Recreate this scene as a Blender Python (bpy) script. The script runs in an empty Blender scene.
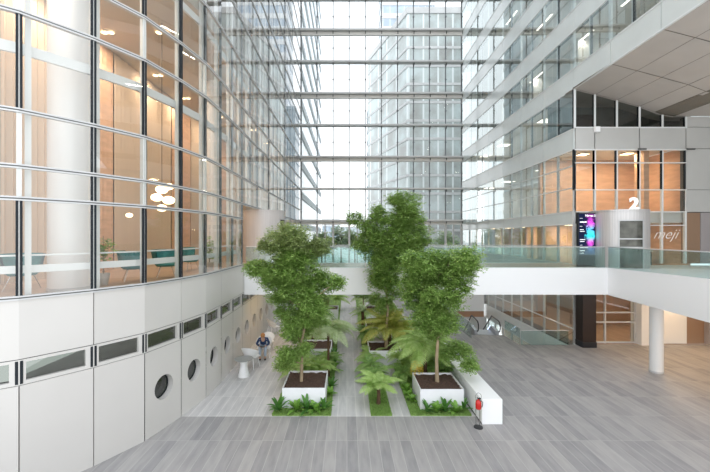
import bpy, math, random
import numpy as np
from mathutils import Vector, Matrix

random.seed(7); RNG = np.random.default_rng(11)
S = bpy.context.scene
C = S.collection
PI = math.pi

# ------------------------------------------------------------------ camera, sky, exposure
cam_d = bpy.data.cameras.new('camera'); cam = bpy.data.objects.new('camera', cam_d); C.objects.link(cam)
cam_d.sensor_width = 36; cam_d.lens = 18; cam_d.shift_x = 8/710; cam_d.clip_end = 600
cam.location = (0, 0, 6.0); cam.rotation_euler = (PI/2, 0, 0)
S.camera = cam
w = bpy.data.worlds.new('world'); S.world = w; w.use_nodes = True
nt = w.node_tree; bg = nt.nodes['Background']
tc = nt.nodes.new('ShaderNodeTexCoord'); sx = nt.nodes.new('ShaderNodeSeparateXYZ'); rp = nt.nodes.new('ShaderNodeValToRGB')
nt.links.new(tc.outputs['Generated'], sx.inputs[0]); nt.links.new(sx.outputs['Z'], rp.inputs[0])
rp.color_ramp.elements[0].position = 0.0; rp.color_ramp.elements[0].color = (.93, .95, .97, 1)
rp.color_ramp.elements[1].position = 0.8; rp.color_ramp.elements[1].color = (.86, .92, 1.0, 1)
nt.links.new(rp.outputs[0], bg.inputs[0]); bg.inputs[1].default_value = 1.25
S.view_settings.view_transform = 'Standard'; S.view_settings.look = 'None'
S.view_settings.gamma = 1; S.view_settings.use_curve_mapping = False
S.view_settings.exposure = 0.74
S.cycles.transparent_max_bounces = 40; S.cycles.max_bounces = 10; S.cycles.diffuse_bounces = 5
S.cycles.glossy_bounces = 5; S.cycles.use_denoising = True; S.cycles.sample_clamp_indirect = 6
S.cycles.caustics_reflective = False; S.cycles.caustics_refractive = False

def lamp_area(x, y, z, sx_, sy_, power, col=(1, .72, .45), rot=(0, 0, 0)):
    d = bpy.data.lights.new('lamp_light', 'AREA'); d.shape = 'RECTANGLE'; d.size = sx_; d.size_y = sy_; d.energy = power; d.color = col
    o = bpy.data.objects.new('lamp_light', d); o.location = (x, y, z); o.rotation_euler = rot; C.objects.link(o); return o

# ------------------------------------------------------------------ materials
M = {}
def mat(name, col, rough=.5, metal=0, noise=0, nscale=6, emit=0, spec=.5, bump=0, stretch=None, coords='Object'):
    m = bpy.data.materials.new(name); m.use_nodes = True; t = m.node_tree; b = t.nodes['Principled BSDF']
    c = tuple(col) + (1,)
    b.inputs['Base Color'].default_value = c; b.inputs['Roughness'].default_value = rough
    b.inputs['Metallic'].default_value = metal; b.inputs['Specular IOR Level'].default_value = spec
    if noise or bump:
        co = t.nodes.new('ShaderNodeTexCoord'); mp = t.nodes.new('ShaderNodeMapping')
        if stretch: mp.inputs['Scale'].default_value = stretch
        t.links.new(co.outputs[coords], mp.inputs[0])
        n = t.nodes.new('ShaderNodeTexNoise'); n.inputs['Scale'].default_value = nscale; n.inputs['Detail'].default_value = 4
        t.links.new(mp.outputs[0], n.inputs[0])
        if noise:
            r = t.nodes.new('ShaderNodeValToRGB')
            r.color_ramp.elements[0].position = .3; r.color_ramp.elements[1].position = .7
            r.color_ramp.elements[0].color = tuple(max(0, v*(1-noise)) for v in col) + (1,)
            r.color_ramp.elements[1].color = tuple(min(1, v*(1+noise)) for v in col) + (1,)
            t.links.new(n.outputs['Fac'], r.inputs[0]); t.links.new(r.outputs[0], b.inputs['Base Color'])
        if bump:
            bp = t.nodes.new('ShaderNodeBump'); bp.inputs['Strength'].default_value = bump
            t.links.new(n.outputs['Fac'], bp.inputs['Height']); t.links.new(bp.outputs[0], b.inputs['Normal'])
    if emit:
        b.inputs['Emission Color'].default_value = c; b.inputs['Emission Strength'].default_value = emit
    M[name] = m; return m

def glass(name, tint, f0=.08, rough=0.0, gl=(1, 1, 1)):
    m = bpy.data.materials.new(name); m.use_nodes = True; t = m.node_tree; t.nodes.clear()
    out = t.nodes.new('ShaderNodeOutputMaterial'); mix = t.nodes.new('ShaderNodeMixShader')
    tr = t.nodes.new('ShaderNodeBsdfTransparent'); tr.inputs[0].default_value = tuple(tint) + (1,)
    g = t.nodes.new('ShaderNodeBsdfGlossy'); g.inputs['Roughness'].default_value = rough; g.inputs[0].default_value = tuple(gl) + (1,)
    lw = t.nodes.new('ShaderNodeLayerWeight'); lw.inputs[0].default_value = .5
    p = t.nodes.new('ShaderNodeMath'); p.operation = 'POWER'; p.inputs[1].default_value = 4.0
    ma = t.nodes.new('ShaderNodeMath'); ma.operation = 'MULTIPLY_ADD'; ma.inputs[1].default_value = 1-f0; ma.inputs[2].default_value = f0
    t.links.new(lw.outputs['Facing'], p.inputs[0]); t.links.new(p.outputs[0], ma.inputs[0]); t.links.new(ma.outputs[0], mix.inputs[0])
    t.links.new(tr.outputs[0], mix.inputs[1]); t.links.new(g.outputs[0], mix.inputs[2]); t.links.new(mix.outputs[0], out.inputs[0])
    M[name] = m; return m

def leafmat(name, c0, c1, trans=.3):
    m = bpy.data.materials.new(name); m.use_nodes = True; t = m.node_tree; t.nodes.clear()
    out = t.nodes.new('ShaderNodeOutputMaterial'); mix = t.nodes.new('ShaderNodeMixShader'); mix.inputs[0].default_value = trans
    d = t.nodes.new('ShaderNodeBsdfPrincipled'); d.inputs['Roughness'].default_value = .45
    tl = t.nodes.new('ShaderNodeBsdfTranslucent')
    ge = t.nodes.new('ShaderNodeNewGeometry'); r = t.nodes.new('ShaderNodeValToRGB')
    r.color_ramp.elements[0].color = tuple(c0) + (1,); r.color_ramp.elements[1].color = tuple(c1) + (1,)
    t.links.new(ge.outputs['Random Per Island'], r.inputs[0])
    t.links.new(r.outputs[0], d.inputs['Base Color']); t.links.new(r.outputs[0], tl.inputs[0])
    t.links.new(d.outputs[0], mix.inputs[1]); t.links.new(tl.outputs[0], mix.inputs[2]); t.links.new(mix.outputs[0], out.inputs[0])
    M[name] = m; return m

mat('white_panel', (.63, .61, .58), .35, noise=.02, nscale=.7)
mat('white_paint', (.80, .80, .79), .5)
mat('white_gloss', (.92, .92, .92), .3)
mat('spandrel', (.72, .76, .74), .12, noise=.04, nscale=.8, spec=.7)
mat('grey_panel', (.52, .52, .50), .4, noise=.03, nscale=.9)
mat('soffit', (.52, .48, .44), .55, noise=.04, nscale=.8)
mat('joint', (.10, .105, .10), .6)
mat('black_fin', (.025, .03, .035), .7, spec=.15)
mat('alu', (.58, .585, .585), .45, .2)
mat('post_white', (.75, .77, .76), .4)
mat('steel_beam', (.60, .60, .59), .5)
mat('mullion_grey', (.16, .17, .18), .5)
mat('beam_light', (.78, .76, .72), .45)
mat('brushed', (.60, .585, .575), .42, .45, noise=.12, nscale=3, stretch=(6, 6, .15))
mat('drum_grey', (.62, .60, .59), .5, .12, noise=.06, nscale=3, stretch=(6, 6, .15))
mat('dark_glass_door', (.10, .10, .085), .08, .2, noise=.4, nscale=3)
mat('vent', (.20, .175, .14), .6)
mat('brown_metal', (.035, .022, .018), .3, .3)
mat('brown_soft', (.30, .19, .12), .45)
mat('greige', (.36, .33, .33), .5)
mat('wood_orange', (.66, .43, .29), .5, noise=.12, nscale=1.2, stretch=(1, 1, 4))
mat('lobby_wood', (.38, .27, .20), .4, noise=.15, nscale=3, stretch=(1, .2, 1))
mat('curtain', (.62, .50, .385), .8, noise=.08, nscale=.6, stretch=(1, 1, .1))
mat('room_wall', (.60, .585, .54), .7, noise=.22, nscale=.35)
mat('room_ceiling', (.55, .50, .44), .7)
mat('dark_room', (.085, .105, .10), .6)
mat('dark_teal', (.10, .14, .14), .5, noise=.5, nscale=.6)
mat('slab', (.72, .71, .68), .6)
mat('soil', (.075, .042, .03), .95, noise=.5, nscale=30, bump=.6)
mat('planter', (.84, .84, .86), .35, noise=.03, nscale=3)
mat('grass_base', (.18, .29, .07), .9, noise=.3, nscale=12)
mat('bark', (.33, .25, .16), .8, noise=.3, nscale=14, bump=.3, stretch=(1, 1, .25))
mat('fern_bark', (.10, .055, .03), .95, noise=.5, nscale=25, bump=.8)
mat('red', (.55, .02, .015), .25)
mat('chrome', (.6, .6, .6), .2, 1)
mat('black', (.015, .015, .018), .4)
mat('teal', (.02, .18, .19), .6, noise=.15, nscale=8)
mat('plant_pot', (.6, .58, .54), .5)
mat('skin', (.62, .38, .27), .5)
mat('ginger', (.50, .22, .07), .6, noise=.3, nscale=40)
mat('navy', (.02, .045, .12), .7, noise=.2, nscale=30)
mat('light_denim', (.42, .50, .60), .8, noise=.15, nscale=40)
mat('table_grey', (.28, .29, .28), .4, noise=.1, nscale=20)
mat('warm_lamp', (1, .74, .46), .5, emit=3.2)
mat('white_lamp', (1, .93, .82), .5, emit=1.6)
mat('sign_white', (.95, .95, .95), .4, emit=.35)
mat('concrete_pale', (.62, .61, .60), .7, noise=.08, nscale=.5)
mat('far_white', (.66, .68, .69), .6)
mat('far_dark', (.30, .36, .40), .25)
mat('brick_brown', (.40, .23, .14), .7)
mat('plaza', (.58, .58, .57), .8, noise=.06, nscale=.3)
mat('escalator_steel', (.45, .46, .48), .35, .7)
mat('sheer', (.78, .77, .72), .8)
mat('led', (.62, .72, 1), .5, emit=1.5)
leafmat('leaf_tree', (.18, .33, .06), (.46, .62, .20), .42)
leafmat('leaf_olive', (.24, .34, .10), (.50, .57, .27), .42)
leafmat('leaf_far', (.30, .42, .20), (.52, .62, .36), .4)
leafmat('fern_light', (.30, .48, .10), (.50, .66, .24), .35)
leafmat('fern_pale', (.36, .48, .20), (.56, .66, .38), .35)
leafmat('fern_dark', (.17, .33, .07), (.34, .50, .15))
leafmat('fern_gold', (.32, .38, .06), (.56, .56, .15), .35)
leafmat('leaf_broad', (.06, .19, .03), (.17, .38, .08))
leafmat('leaf_lime', (.18, .38, .05), (.32, .54, .12))
leafmat('yellow_leaf', (.75, .50, .03), (.9, .68, .12))
leafmat('grass_blade', (.20, .36, .07), (.34, .50, .15), .2)
glass('glass_left', (.93, .93, .91), .12)
glass('glass_right', (.88, .93, .92), .30, gl=(.93, .98, .97))
glass('glass_front', (.84, .86, .84), .09)
glass('glass_end', (.96, .98, .975), .03)
glass('glass_rail', (.79, .88, .86), .06)
glass('glass_dark', (.42, .45, .42), .10)

# paving: planks laid lengthways
def paving(nm_='paving', c1=(.22, .215, .22), c2=(.45, .425, .405), f=1.0):
    m = bpy.data.materials.new(nm_); m.use_nodes = True; t = m.node_tree; b = t.nodes['Principled BSDF']
    co = t.nodes.new('ShaderNodeTexCoord'); mp = t.nodes.new('ShaderNodeMapping'); mp.inputs['Rotation'].default_value = (0, 0, PI/2)
    mp.inputs['Location'].default_value = (.47, 0, 0)
    br = t.nodes.new('ShaderNodeTexBrick'); br.inputs['Scale'].default_value = 1
    br.inputs['Brick Width'].default_value = 1.42; br.inputs['Row Height'].default_value = .31
    br.inputs['Mortar Size'].default_value = .0065; br.offset = 0; br.inputs['Bias'].default_value = 0
    br.inputs['Color1'].default_value = tuple(c1)+(1,); br.inputs['Color2'].default_value = tuple(c2)+(1,)
    br.inputs['Mortar'].default_value = (.42*f, .41*f, .40*f, 1)
    t.links.new(co.outputs['Object'], mp.inputs[0]); t.links.new(mp.outputs[0], br.inputs[0])
    n = t.nodes.new('ShaderNodeTexNoise'); n.inputs['Scale'].default_value = 1; n.inputs['Detail'].default_value = 6
    mp2 = t.nodes.new('ShaderNodeMapping'); mp2.inputs['Scale'].default_value = (7, 1.2, 1); t.links.new(co.outputs['Object'], mp2.inputs[0]); t.links.new(mp2.outputs[0], n.inputs[0])
    r = t.nodes.new('ShaderNodeValToRGB'); r.color_ramp.elements[0].position = .3; r.color_ramp.elements[1].position = .75
    r.color_ramp.elements[0].color = (.245*f, .24*f, .245*f, 1); r.color_ramp.elements[1].color = (.40*f, .385*f, .375*f, 1)
    t.links.new(n.outputs['Fac'], r.inputs[0])
    mx = t.nodes.new('ShaderNodeMix'); mx.data_type = 'RGBA'; mx.inputs[0].default_value = .58
    t.links.new(br.outputs['Color'], mx.inputs[6]); t.links.new(r.outputs[0], mx.inputs[7])
    mj = t.nodes.new('ShaderNodeMix'); mj.data_type = 'RGBA'; t.links.new(br.outputs['Fac'], mj.inputs[0]); t.links.new(mx.outputs[2], mj.inputs[6])
    mj.inputs[7].default_value = (min(1, .45*f), min(1, .435*f), min(1, .42*f), 1); t.links.new(mj.outputs[2], b.inputs['Base Color'])
    b.inputs['Roughness'].default_value = .5; b.inputs['Specular IOR Level'].default_value = .35
    M[nm_] = m
paving(); paving('paving_pale_lit', (.46, .445, .435), (.62, .60, .58), 1.6)  # paler stone, brightened further to paint reflected daylight into its colour

def tower_mat(name, glassc, bandc, fh, bw, ns=.12, lo=.8, warm=(1, 1, 1)):
    m = bpy.data.materials.new(name); m.use_nodes = True; t = m.node_tree; b = t.nodes['Principled BSDF']
    co = t.nodes.new('ShaderNodeTexCoord'); s = t.nodes.new('ShaderNodeSeparateXYZ'); t.links.new(co.outputs['Object'], s.inputs[0])
    ad = t.nodes.new('ShaderNodeMath'); ad.operation = 'ADD'; t.links.new(s.outputs[0], ad.inputs[0]); t.links.new(s.outputs[1], ad.inputs[1])
    def line(src, per, wd):
        a = t.nodes.new('ShaderNodeMath'); a.operation = 'DIVIDE'; a.inputs[1].default_value = per; t.links.new(src, a.inputs[0])
        f = t.nodes.new('ShaderNodeMath'); f.operation = 'FRACT'; t.links.new(a.outputs[0], f.inputs[0])
        l = t.nodes.new('ShaderNodeMath'); l.operation = 'LESS_THAN'; l.inputs[1].default_value = wd; t.links.new(f.outputs[0], l.inputs[0]); return l.outputs[0]
    v = line(ad.outputs[0], bw, .12)
    n = t.nodes.new('ShaderNodeTexNoise'); n.inputs['Scale'].default_value = ns; n.inputs['Detail'].default_value = 5; t.links.new(co.outputs['Object'], n.inputs[0])
    r = t.nodes.new('ShaderNodeValToRGB'); r.color_ramp.elements[0].position = .35; r.color_ramp.elements[1].position = .65
    r.color_ramp.elements[0].color = tuple(v_*lo*w_ for v_, w_ in zip(glassc, warm)) + (1,); r.color_ramp.elements[1].color = tuple(min(1, v_*1.15) for v_ in glassc) + (1,)
    t.links.new(n.outputs['Fac'], r.inputs[0])
    mx = t.nodes.new('ShaderNodeMix'); mx.data_type = 'RGBA'; t.links.new(v, mx.inputs[0]); t.links.new(r.outputs[0], mx.inputs[6]); mx.inputs[7].default_value = tuple(bandc) + (1,)
    t.links.new(mx.outputs[2], b.inputs['Base Color']); b.inputs['Roughness'].default_value = .12; b.inputs['Specular IOR Level'].default_value = .8
    M[name] = m
tower_mat('tower_pale', (.66, .73, .75), (.80, .83, .84), 3.5, 2.4)  # milky haze of the end wall is painted into the paled tower colours
tower_mat('tower_green', (.47, .53, .52), (.76, .80, .79), 3.5, 2.9, .22, .62, (1.12, 1.0, .95))  # brownish mottling paints patterned reflections into the glass colour
tower_mat('tower_blue', (.40, .48, .56), (.60, .63, .66), 4, 3)

# ------------------------------------------------------------------ mesh helpers
class MB:
    def __init__(s): s.v = []; s.f = []; s.m = []; s.mi = 0
    def quad(s, *p):
        i = len(s.v); s.v += [tuple(q) for q in p]; s.f.append(tuple(range(i, i+len(p)))); s.m.append(s.mi)
    def box(s, x0, x1, y0, y1, z0, z1): s.prism([(x0, y0), (x1, y0), (x1, y1), (x0, y1)], z0, z1)
    def cbox(s, c, d, rz=0, ry=0):
        R = Matrix.Rotation(rz, 3, 'Z') @ Matrix.Rotation(ry, 3, 'Y'); i = len(s.v)
        for dz in (-.5, .5):
            for dx, dy in ((-.5, -.5), (.5, -.5), (.5, .5), (-.5, .5)):
                s.v.append(tuple(Vector(c) + R @ Vector((dx*d[0], dy*d[1], dz*d[2]))))
        for f in ((3, 2, 1, 0), (4, 5, 6, 7), (0, 1, 5, 4), (1, 2, 6, 5), (2, 3, 7, 6), (3, 0, 4, 7)):
            s.f.append(tuple(i+k for k in f)); s.m.append(s.mi)
    def prism(s, poly, z0, z1):
        a = sum(poly[k][0]*poly[(k+1) % len(poly)][1]-poly[(k+1) % len(poly)][0]*poly[k][1] for k in range(len(poly)))
        if a < 0: poly = poly[::-1]
        i = len(s.v); n = len(poly)
        s.v += [(x, y, z0) for x, y in poly] + [(x, y, z1) for x, y in poly]
        s.f.append(tuple(range(i+n-1, i-1, -1))); s.m.append(s.mi); s.f.append(tuple(range(i+n, i+2*n))); s.m.append(s.mi)
        for k in range(n):
            j = (k+1) % n; s.f.append((i+k, i+j, i+n+j, i+n+k)); s.m.append(s.mi)
    def seg(s, p0, p1, z0, z1, o0, o1, sign=1, ext=0):
        p0 = Vector(p0); p1 = Vector(p1); d = (p1-p0).normalized(); nrm = Vector((d.y, -d.x))*sign
        p0 = p0-d*ext; p1 = p1+d*ext
        s.prism([tuple(p0+nrm*o0), tuple(p1+nrm*o0), tuple(p1+nrm*o1), tuple(p0+nrm*o1)], z0, z1)
    def tube(s, pts, rad, n=8, cap=True):
        pts = [Vector(p) for p in pts]; rad = rad if isinstance(rad, (list, tuple)) else [rad]*len(pts)
        i0 = len(s.v); up = Vector((0, 0, 1))
        for k, p in enumerate(pts):
            d = (pts[min(k+1, len(pts)-1)]-pts[max(k-1, 0)]).normalized()
            a = d.cross(up if abs(d.z) < .95 else Vector((1, 0, 0))).normalized(); b = d.cross(a).normalized()
            for q in range(n):
                t = 2*PI*q/n; s.v.append(tuple(p+(a*math.cos(t)+b*math.sin(t))*rad[k]))
        for k in range(len(pts)-1):
            for q in range(n):
                r = (q+1) % n; s.f.append((i0+k*n+q, i0+k*n+r, i0+(k+1)*n+r, i0+(k+1)*n+q)); s.m.append(s.mi)
        if cap:
            s.f.append(tuple(i0+q for q in range(n))[::-1]); s.m.append(s.mi)
            s.f.append(tuple(i0+(len(pts)-1)*n+q for q in range(n))); s.m.append(s.mi)
    def lathe(s, prof, c=(0, 0, 0), n=24, a0=0, a1=2*PI):
        full = abs(a1-a0-2*PI) < 1e-6; cols = n if full else n+1; i0 = len(s.v)
        for k in range(cols):
            t = a0+(a1-a0)*k/n
            for r, z in prof: s.v.append((c[0]+r*math.cos(t), c[1]+r*math.sin(t), c[2]+z))
        m = len(prof)
        for k in range(n):
            j = (k+1) % cols
            for q in range(m-1):
                s.f.append((i0+k*m+q, i0+j*m+q, i0+j*m+q+1, i0+k*m+q+1)); s.m.append(s.mi)
    def ball(s, c, r, n=12, sc=(1, 1, 1)):
        prof = [(math.sin(PI*k/(n//2))*1, -math.cos(PI*k/(n//2))) for k in range(n//2+1)]
        i0 = len(s.v); s.lathe([(max(p[0], .001), p[1]) for p in prof], (0, 0, 0), n)
        for k in range(i0, len(s.v)): x, y, z = s.v[k]; s.v[k] = (c[0]+x*r*sc[0], c[1]+y*r*sc[1], c[2]+z*r*sc[2])
    def mesh(s, name, mats, smooth=False):
        me = bpy.data.meshes.new(name); me.from_pydata(s.v, [], s.f)
        for m in (mats if isinstance(mats, (list, tuple)) else [mats]): me.materials.append(M[m])
        me.polygons.foreach_set('material_index', s.m)
        if smooth:
            me.polygons.foreach_set('use_smooth', [True]*len(me.polygons))
            try: me.set_sharp_from_angle(angle=math.radians(38))
            except Exception: pass
        me.update(); return me
    def build(s, name, mats, parent=None, smooth=False, bevel=0, loc=None, rz=0):
        o = bpy.data.objects.new(name, s.mesh(name, mats, smooth)); C.objects.link(o)
        if parent: o.parent = parent
        if loc: o.location = loc
        if rz: o.rotation_euler.z = rz
        if bevel:
            b = o.modifiers.new('bevel', 'BEVEL'); b.width = bevel; b.segments = 2; b.limit_method = 'ANGLE'
        return o

def tag(o, label=None, cat=None, group=None, kind=None):
    if label: o['label'] = label
    if cat: o['category'] = cat
    if group: o['group'] = group
    if kind: o['kind'] = kind
    return o
def empty(name, loc, rz=0, **k):
    o = bpy.data.objects.new(name, None); o.empty_display_size = .2; C.objects.link(o); o.location = loc; o.rotation_euler.z = rz
    return tag(o, **k)
def copy_tree(o, parent=None):
    c = o.copy(); C.objects.link(c); c.parent = parent
    for ch in list(o.children): copy_tree(ch, c)
    return c
CNT = {'window': 0, 'trim': 0, 'door': 0}
def nm(k): CNT[k] += 1; return '%s_%d' % (k, CNT[k])
def struct(name, mb, mats, **k): return tag(mb.build(name, mats, **k), kind='structure')
def addmesh(name, me, parent=None, loc=None, rot=None, sc=None):
    o = bpy.data.objects.new(name, me); C.objects.link(o); o.parent = parent
    if loc: o.location = loc
    if rot: o.rotation_euler = rot
    if sc: o.scale = sc if isinstance(sc, (tuple, list)) else (sc,)*3
    return o
def visible_z(z0, y, mar=4): return z0 < 6+.68*y+mar

# ------------------------------------------------------------------ ground
VX0, VX1, VY0, VY1 = 7.35, 12.85, 19.6, 33.0      # escalator opening
b = MB()
b.box(-14, 23, 3, 11.8, -.3, 0); b.box(4.3, 23, 11.8, VY0, -.3, 0); b.box(VX0, VX0+2.15, VY0, 21.5, -.3, 0)
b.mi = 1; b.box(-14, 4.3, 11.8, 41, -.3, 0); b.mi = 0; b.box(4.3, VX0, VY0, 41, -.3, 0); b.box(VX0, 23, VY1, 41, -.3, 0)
struct('floor', b, ['paving', 'paving_pale_lit'])
b = MB(); b.box(5, 19, 17, 34, -5.4, -5.0); struct('floor_basement', b, 'lobby_wood')
b = MB(); b.box(-160, 160, 41, 330, -.4, -.05); struct('ground', b, 'plaza')
b = MB(); b.box(5, VX0-.02, 17, 34, -5, -.3); b.box(VX0, 13, 33.05, 33.3, -5, -1.5); struct('wall_basement', b, 'concrete_pale')

# ------------------------------------------------------------------ left facade
LP = [(-9.9, 6.65), (-8.65, 7.3), (-7.51, 8.13), (-6.6, 9.25), (-5.91, 10.37), (-5.5, 11.78), (-5.22, 13.15)]
LP += [(-5.17, 14.6+k*25.4/17) for k in range(18)]
LZ = [4.58, 6.86, 7.6, 8.88, 11.14, 12.38, 14.55, 16.6, 18.8, 20.1, 22.3, 24.3, 26.5, 28.5, 30.7, 33, 35.2, 37.5]
TALL = {0, 3, 5, 7, 9, 11, 13, 15}
NB = len(LP)-1
gap_bay = lambda i: LP[i][1] > 17.0 and LP[i+1][1] < 24.2      # opening where the footbridge lands
# wall below the glass, with portholes and a ribbon of low windows
b = MB(); dk = MB()
def porthole_panel(b, p0, p1, z0, z1, zc, r, n=32):
    p0 = Vector((p0[0], p0[1], 0)); p1 = Vector((p1[0], p1[1], 0)); d = (p1-p0); L = d.length; d.normalize(); nr = Vector((d.y, -d.x, 0))
    P = lambda u, z, o=0: tuple(p0+d*u+nr*o+Vector((0, 0, z)))
    uc = L/2; ring = []; outr = []
    angs = sorted([2*PI*k/n for k in range(n)])
    for a in angs:
        cx, cz = math.cos(a), math.sin(a); ring.append((uc+r*cx, zc+r*cz))
        tx = (L/2)/abs(cx) if abs(cx) > 1e-6 else 1e9; tz = ((z1-zc) if cz > 0 else (zc-z0))/abs(cz) if abs(cz) > 1e-6 else 1e9
        t = min(tx, tz); outr.append((uc+t*cx, zc+t*cz))
    for k in range(n):
        j = (k+1) % n; b.quad(P(*ring[k]), P(*outr[k]), P(*outr[j]), P(*ring[j]))
        b.quad(P(*ring[k]), P(*ring[j]), P(*ring[j], -.3), P(*ring[k], -.3))
    # fill the four corners
    for cu, cz_ in ((0, z0), (L, z0), (L, z1), (0, z1)):
        ca = math.atan2(cz_-zc, cu-uc) % (2*PI); k = max(q for q in range(n) if angs[q] <= ca); j = (k+1) % n
        b.quad(P(*outr[k]), P(cu, cz_), P(*outr[j]))
    return P, uc
for i in range(NB):
    p0, p1 = Vector(LP[i]), Vector(LP[i+1]); d = (p1-p0).normalized(); g = .012
    a, e = p0+d*g, p1-d*g
    b.mi = 0
    ztop = 4.58 if not gap_bay(i) else 4.40
    b.seg(a if i % 2 else p0, p1 if i % 2 else e, 3.175, ztop, -.12, 0)
    if i >= 4:
        P, uc = porthole_panel(b, a, e, 0, 2.56, 1.3, .37)
        w_ = MB(); n = 28; w_.quad(*[P(uc+.37*math.cos(2*PI*k/n), 1.3+.37*math.sin(2*PI*k/n), -.22) for k in range(n)])
        wo = struct(nm('window'), w_, 'glass_dark')
        fr = MB()
        fr.tube([P(uc+.36*math.cos(2*PI*k/n), 1.3+.36*math.sin(2*PI*k/n), -.2) for k in range(n+1)], .02, 6)
        fr.build('window_frame', 'black_fin', wo)
    else:
        b.seg(a, e, 0, 2.56, -.12, 0)
    # sill and head of the ribbon window
    b.seg(p0, p1, 2.575, 2.66, -.2, .0); b.seg(p0, p1, 3.09, 3.155, -.2, .0)
    b.seg(p1-d*.17, p1-d*.07, 2.66, 3.09, -.14, -.005); b.seg(p0+d*.07, p0+d*.12, 2.66, 3.09, -.14, -.005)
    b.mi = 1; b.seg(p0, p1, 2.5, 2.6, -.13, -.02); b.seg(p0, p1, 3.14, 3.2, -.13, -.02)
    b.mi = 2; b.seg(p1-d*.07, p1-d*.015, 2.60, 3.13, -.16, .006); b.seg(p0+d*.015, p0+d*.07, 2.60, 3.13, -.16, .006)
    b.mi = 0; b.seg(p1-d*.013, p1+d*.013, 2.60, 3.13, -.16, .003)
    b.mi = 1
    b.seg(p0, p1, 0, 2.50, -.34, -.31) if i >= 4 else b.seg(p0, p1, 0, 2.5, -.2, -.13)
    b.seg(p0, p1, 3.2, ztop-.05, -.2, -.13)
    w_ = MB(); w_.seg(p0+d*.12, p1-d*.17, 2.66, 3.09, -.10, -.09); struct(nm('window'), w_, 'glass_dark')
struct('wall_left', b, ['white_panel', 'joint', 'black_fin'])
# transoms
for k, z in enumerate(LZ):
    t = MB()
    for i in range(NB):
        if not visible_z(z, LP[i+1][1], 3): continue
        if gap_bay(i) and z < 7: continue
        t.mi = 0; t.seg(LP[i], LP[i+1], z-.05, z-.015, -.08, .035, ext=.01); t.seg(LP[i], LP[i+1], z+.015, z+.05, -.08, .035, ext=.01)
        t.mi = 1; t.seg(LP[i], LP[i+1], z-.02, z+.02, -.08, .03)
    if t.f: struct(nm('trim'), t, ['alu', 'joint'])
# mullions: black in the tall rows, white posts behind
for i in range(NB+1):
    x, y = LP[i]; p = Vector(LP[i]); a = Vector(LP[max(i-1, 0)]); c_ = Vector(LP[min(i+1, NB)]); d = (c_-a).normalized()
    t = MB(); top = min(38, 6+.68*y+3)
    for k in range(len(LZ)-1):
        z0, z1 = LZ[k], LZ[k+1]
        if z0 > top: break
        if z0 < 7 and 17.8 < y < 23.5: continue
        if i % 2 == 1 or k in TALL:
            o0, o1 = (-.05, .012) if y < 12.5 else (-.07, -.004)
            t.mi = 0; t.seg(p-d*.06, p-d*.014, z0, z1, o0, o1); t.seg(p+d*.014, p+d*.06, z0, z1, o0, o1)
            t.mi = 1; t.seg(p-d*.015, p+d*.015, z0, z1, -.07, -.006)
        else:
            t.mi = 2; t.seg(p-d*.045, p+d*.045, z0, z1, -.10, -.004)
        t.mi = 2; t.seg(p+d*.10, p+d*.22, z0, z1, -.34, -.22)
    struct(nm('trim'), t, ['black_fin', 'alu', 'post_white'])
# white rails running behind the glass
for z0, z1, o in ((10.3, 10.55, -.3), (5.12, 5.30, -.3), (5.52, 5.56, -.3), (13.9, 14.15, -.3)):
    t = MB()
    for i in range(NB):
        if z0 < 7 and gap_bay(i): continue
        t.seg(LP[i], LP[i+1], z0, z1, o-.08, o, ext=.02)
    struct(nm('trim'), t, 'post_white')
for i in range(NB):
    for k in range(len(LZ)-1):
        if not visible_z(LZ[k], LP[i+1][1]): continue
        if gap_bay(i) and LZ[k] < 7: continue
        g_ = MB(); p0, p1 = LP[i], LP[i+1]
        g_.quad((p0[0], p0[1], LZ[k]), (p1[0], p1[1], LZ[k]), (p1[0], p1[1], LZ[k+1]), (p0[0], p0[1], LZ[k+1]))
        struct(nm('window'), g_, 'glass_left')
# lobby behind the left glass
b = MB()
inner = [(p[0]-.4, p[1]) for p in LP]
poly = [(-16, 5.2), (-10.3, 5.9)] + [(p[0]-.35, p[1]+.12) for p in LP[1:-1]] + [(-5.5, 39.9), (-16, 39.9)]
b.prism(poly, 4.25, 4.5); struct('floor_lobby', b, 'lobby_wood')
b = MB(); b.prism(poly, 14.42, 14.9)
for z in (18.5, 22.2, 26.2, 30.4, 34.6): b.prism(poly, z-.35, z)
struct('ceiling_lobby', b, 'room_ceiling')
b = MB(); b.box(-16, -7.5, 38, 39.8, 4.5, 36)
b.box(-11.3, -11.0, 5.5, 39, 14.9, 36); b.box(-16, -15.8, 5.2, 39, 4.5, 36); struct('wall_lobby', b, 'room_wall')
# pleated curtains along the back of the lobby
def pleated(y0, y1, z0, z1, x, n, amp=.05):
    m_ = MB()
    for k in range(n*4):
        ya, yb = y0+(y1-y0)*k/(n*4), y0+(y1-y0)*(k+1)/(n*4); xa, xb = x+amp*math.sin(k*PI/2), x+amp*math.sin((k+1)*PI/2)
        m_.quad((xa, ya, z0), (xb, yb, z0), (xb, yb, z1), (xa, ya, z1))
    return m_
cy = 5.6; q = 0
while cy < 37:
    L_ = 2.6; c_ = pleated(cy, cy+L_, 4.5, 14.4, -10.7, 9)
    pos = ['nearest the camera', 'second from the camera']
    tag(c_.build('curtain', 'curtain' if q % 3 else 'wood_orange', smooth=True), 'tall pleated floor-to-ceiling curtain at the back of the upper left lobby' if q % 3 else 'tall ribbed orange wall hanging between the beige curtains of the lobby', 'curtain', 'curtains along the back of the left lobby' if q % 3 else 'orange hangings at the back of the left lobby')
    cy += L_+.08; q += 1
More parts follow.
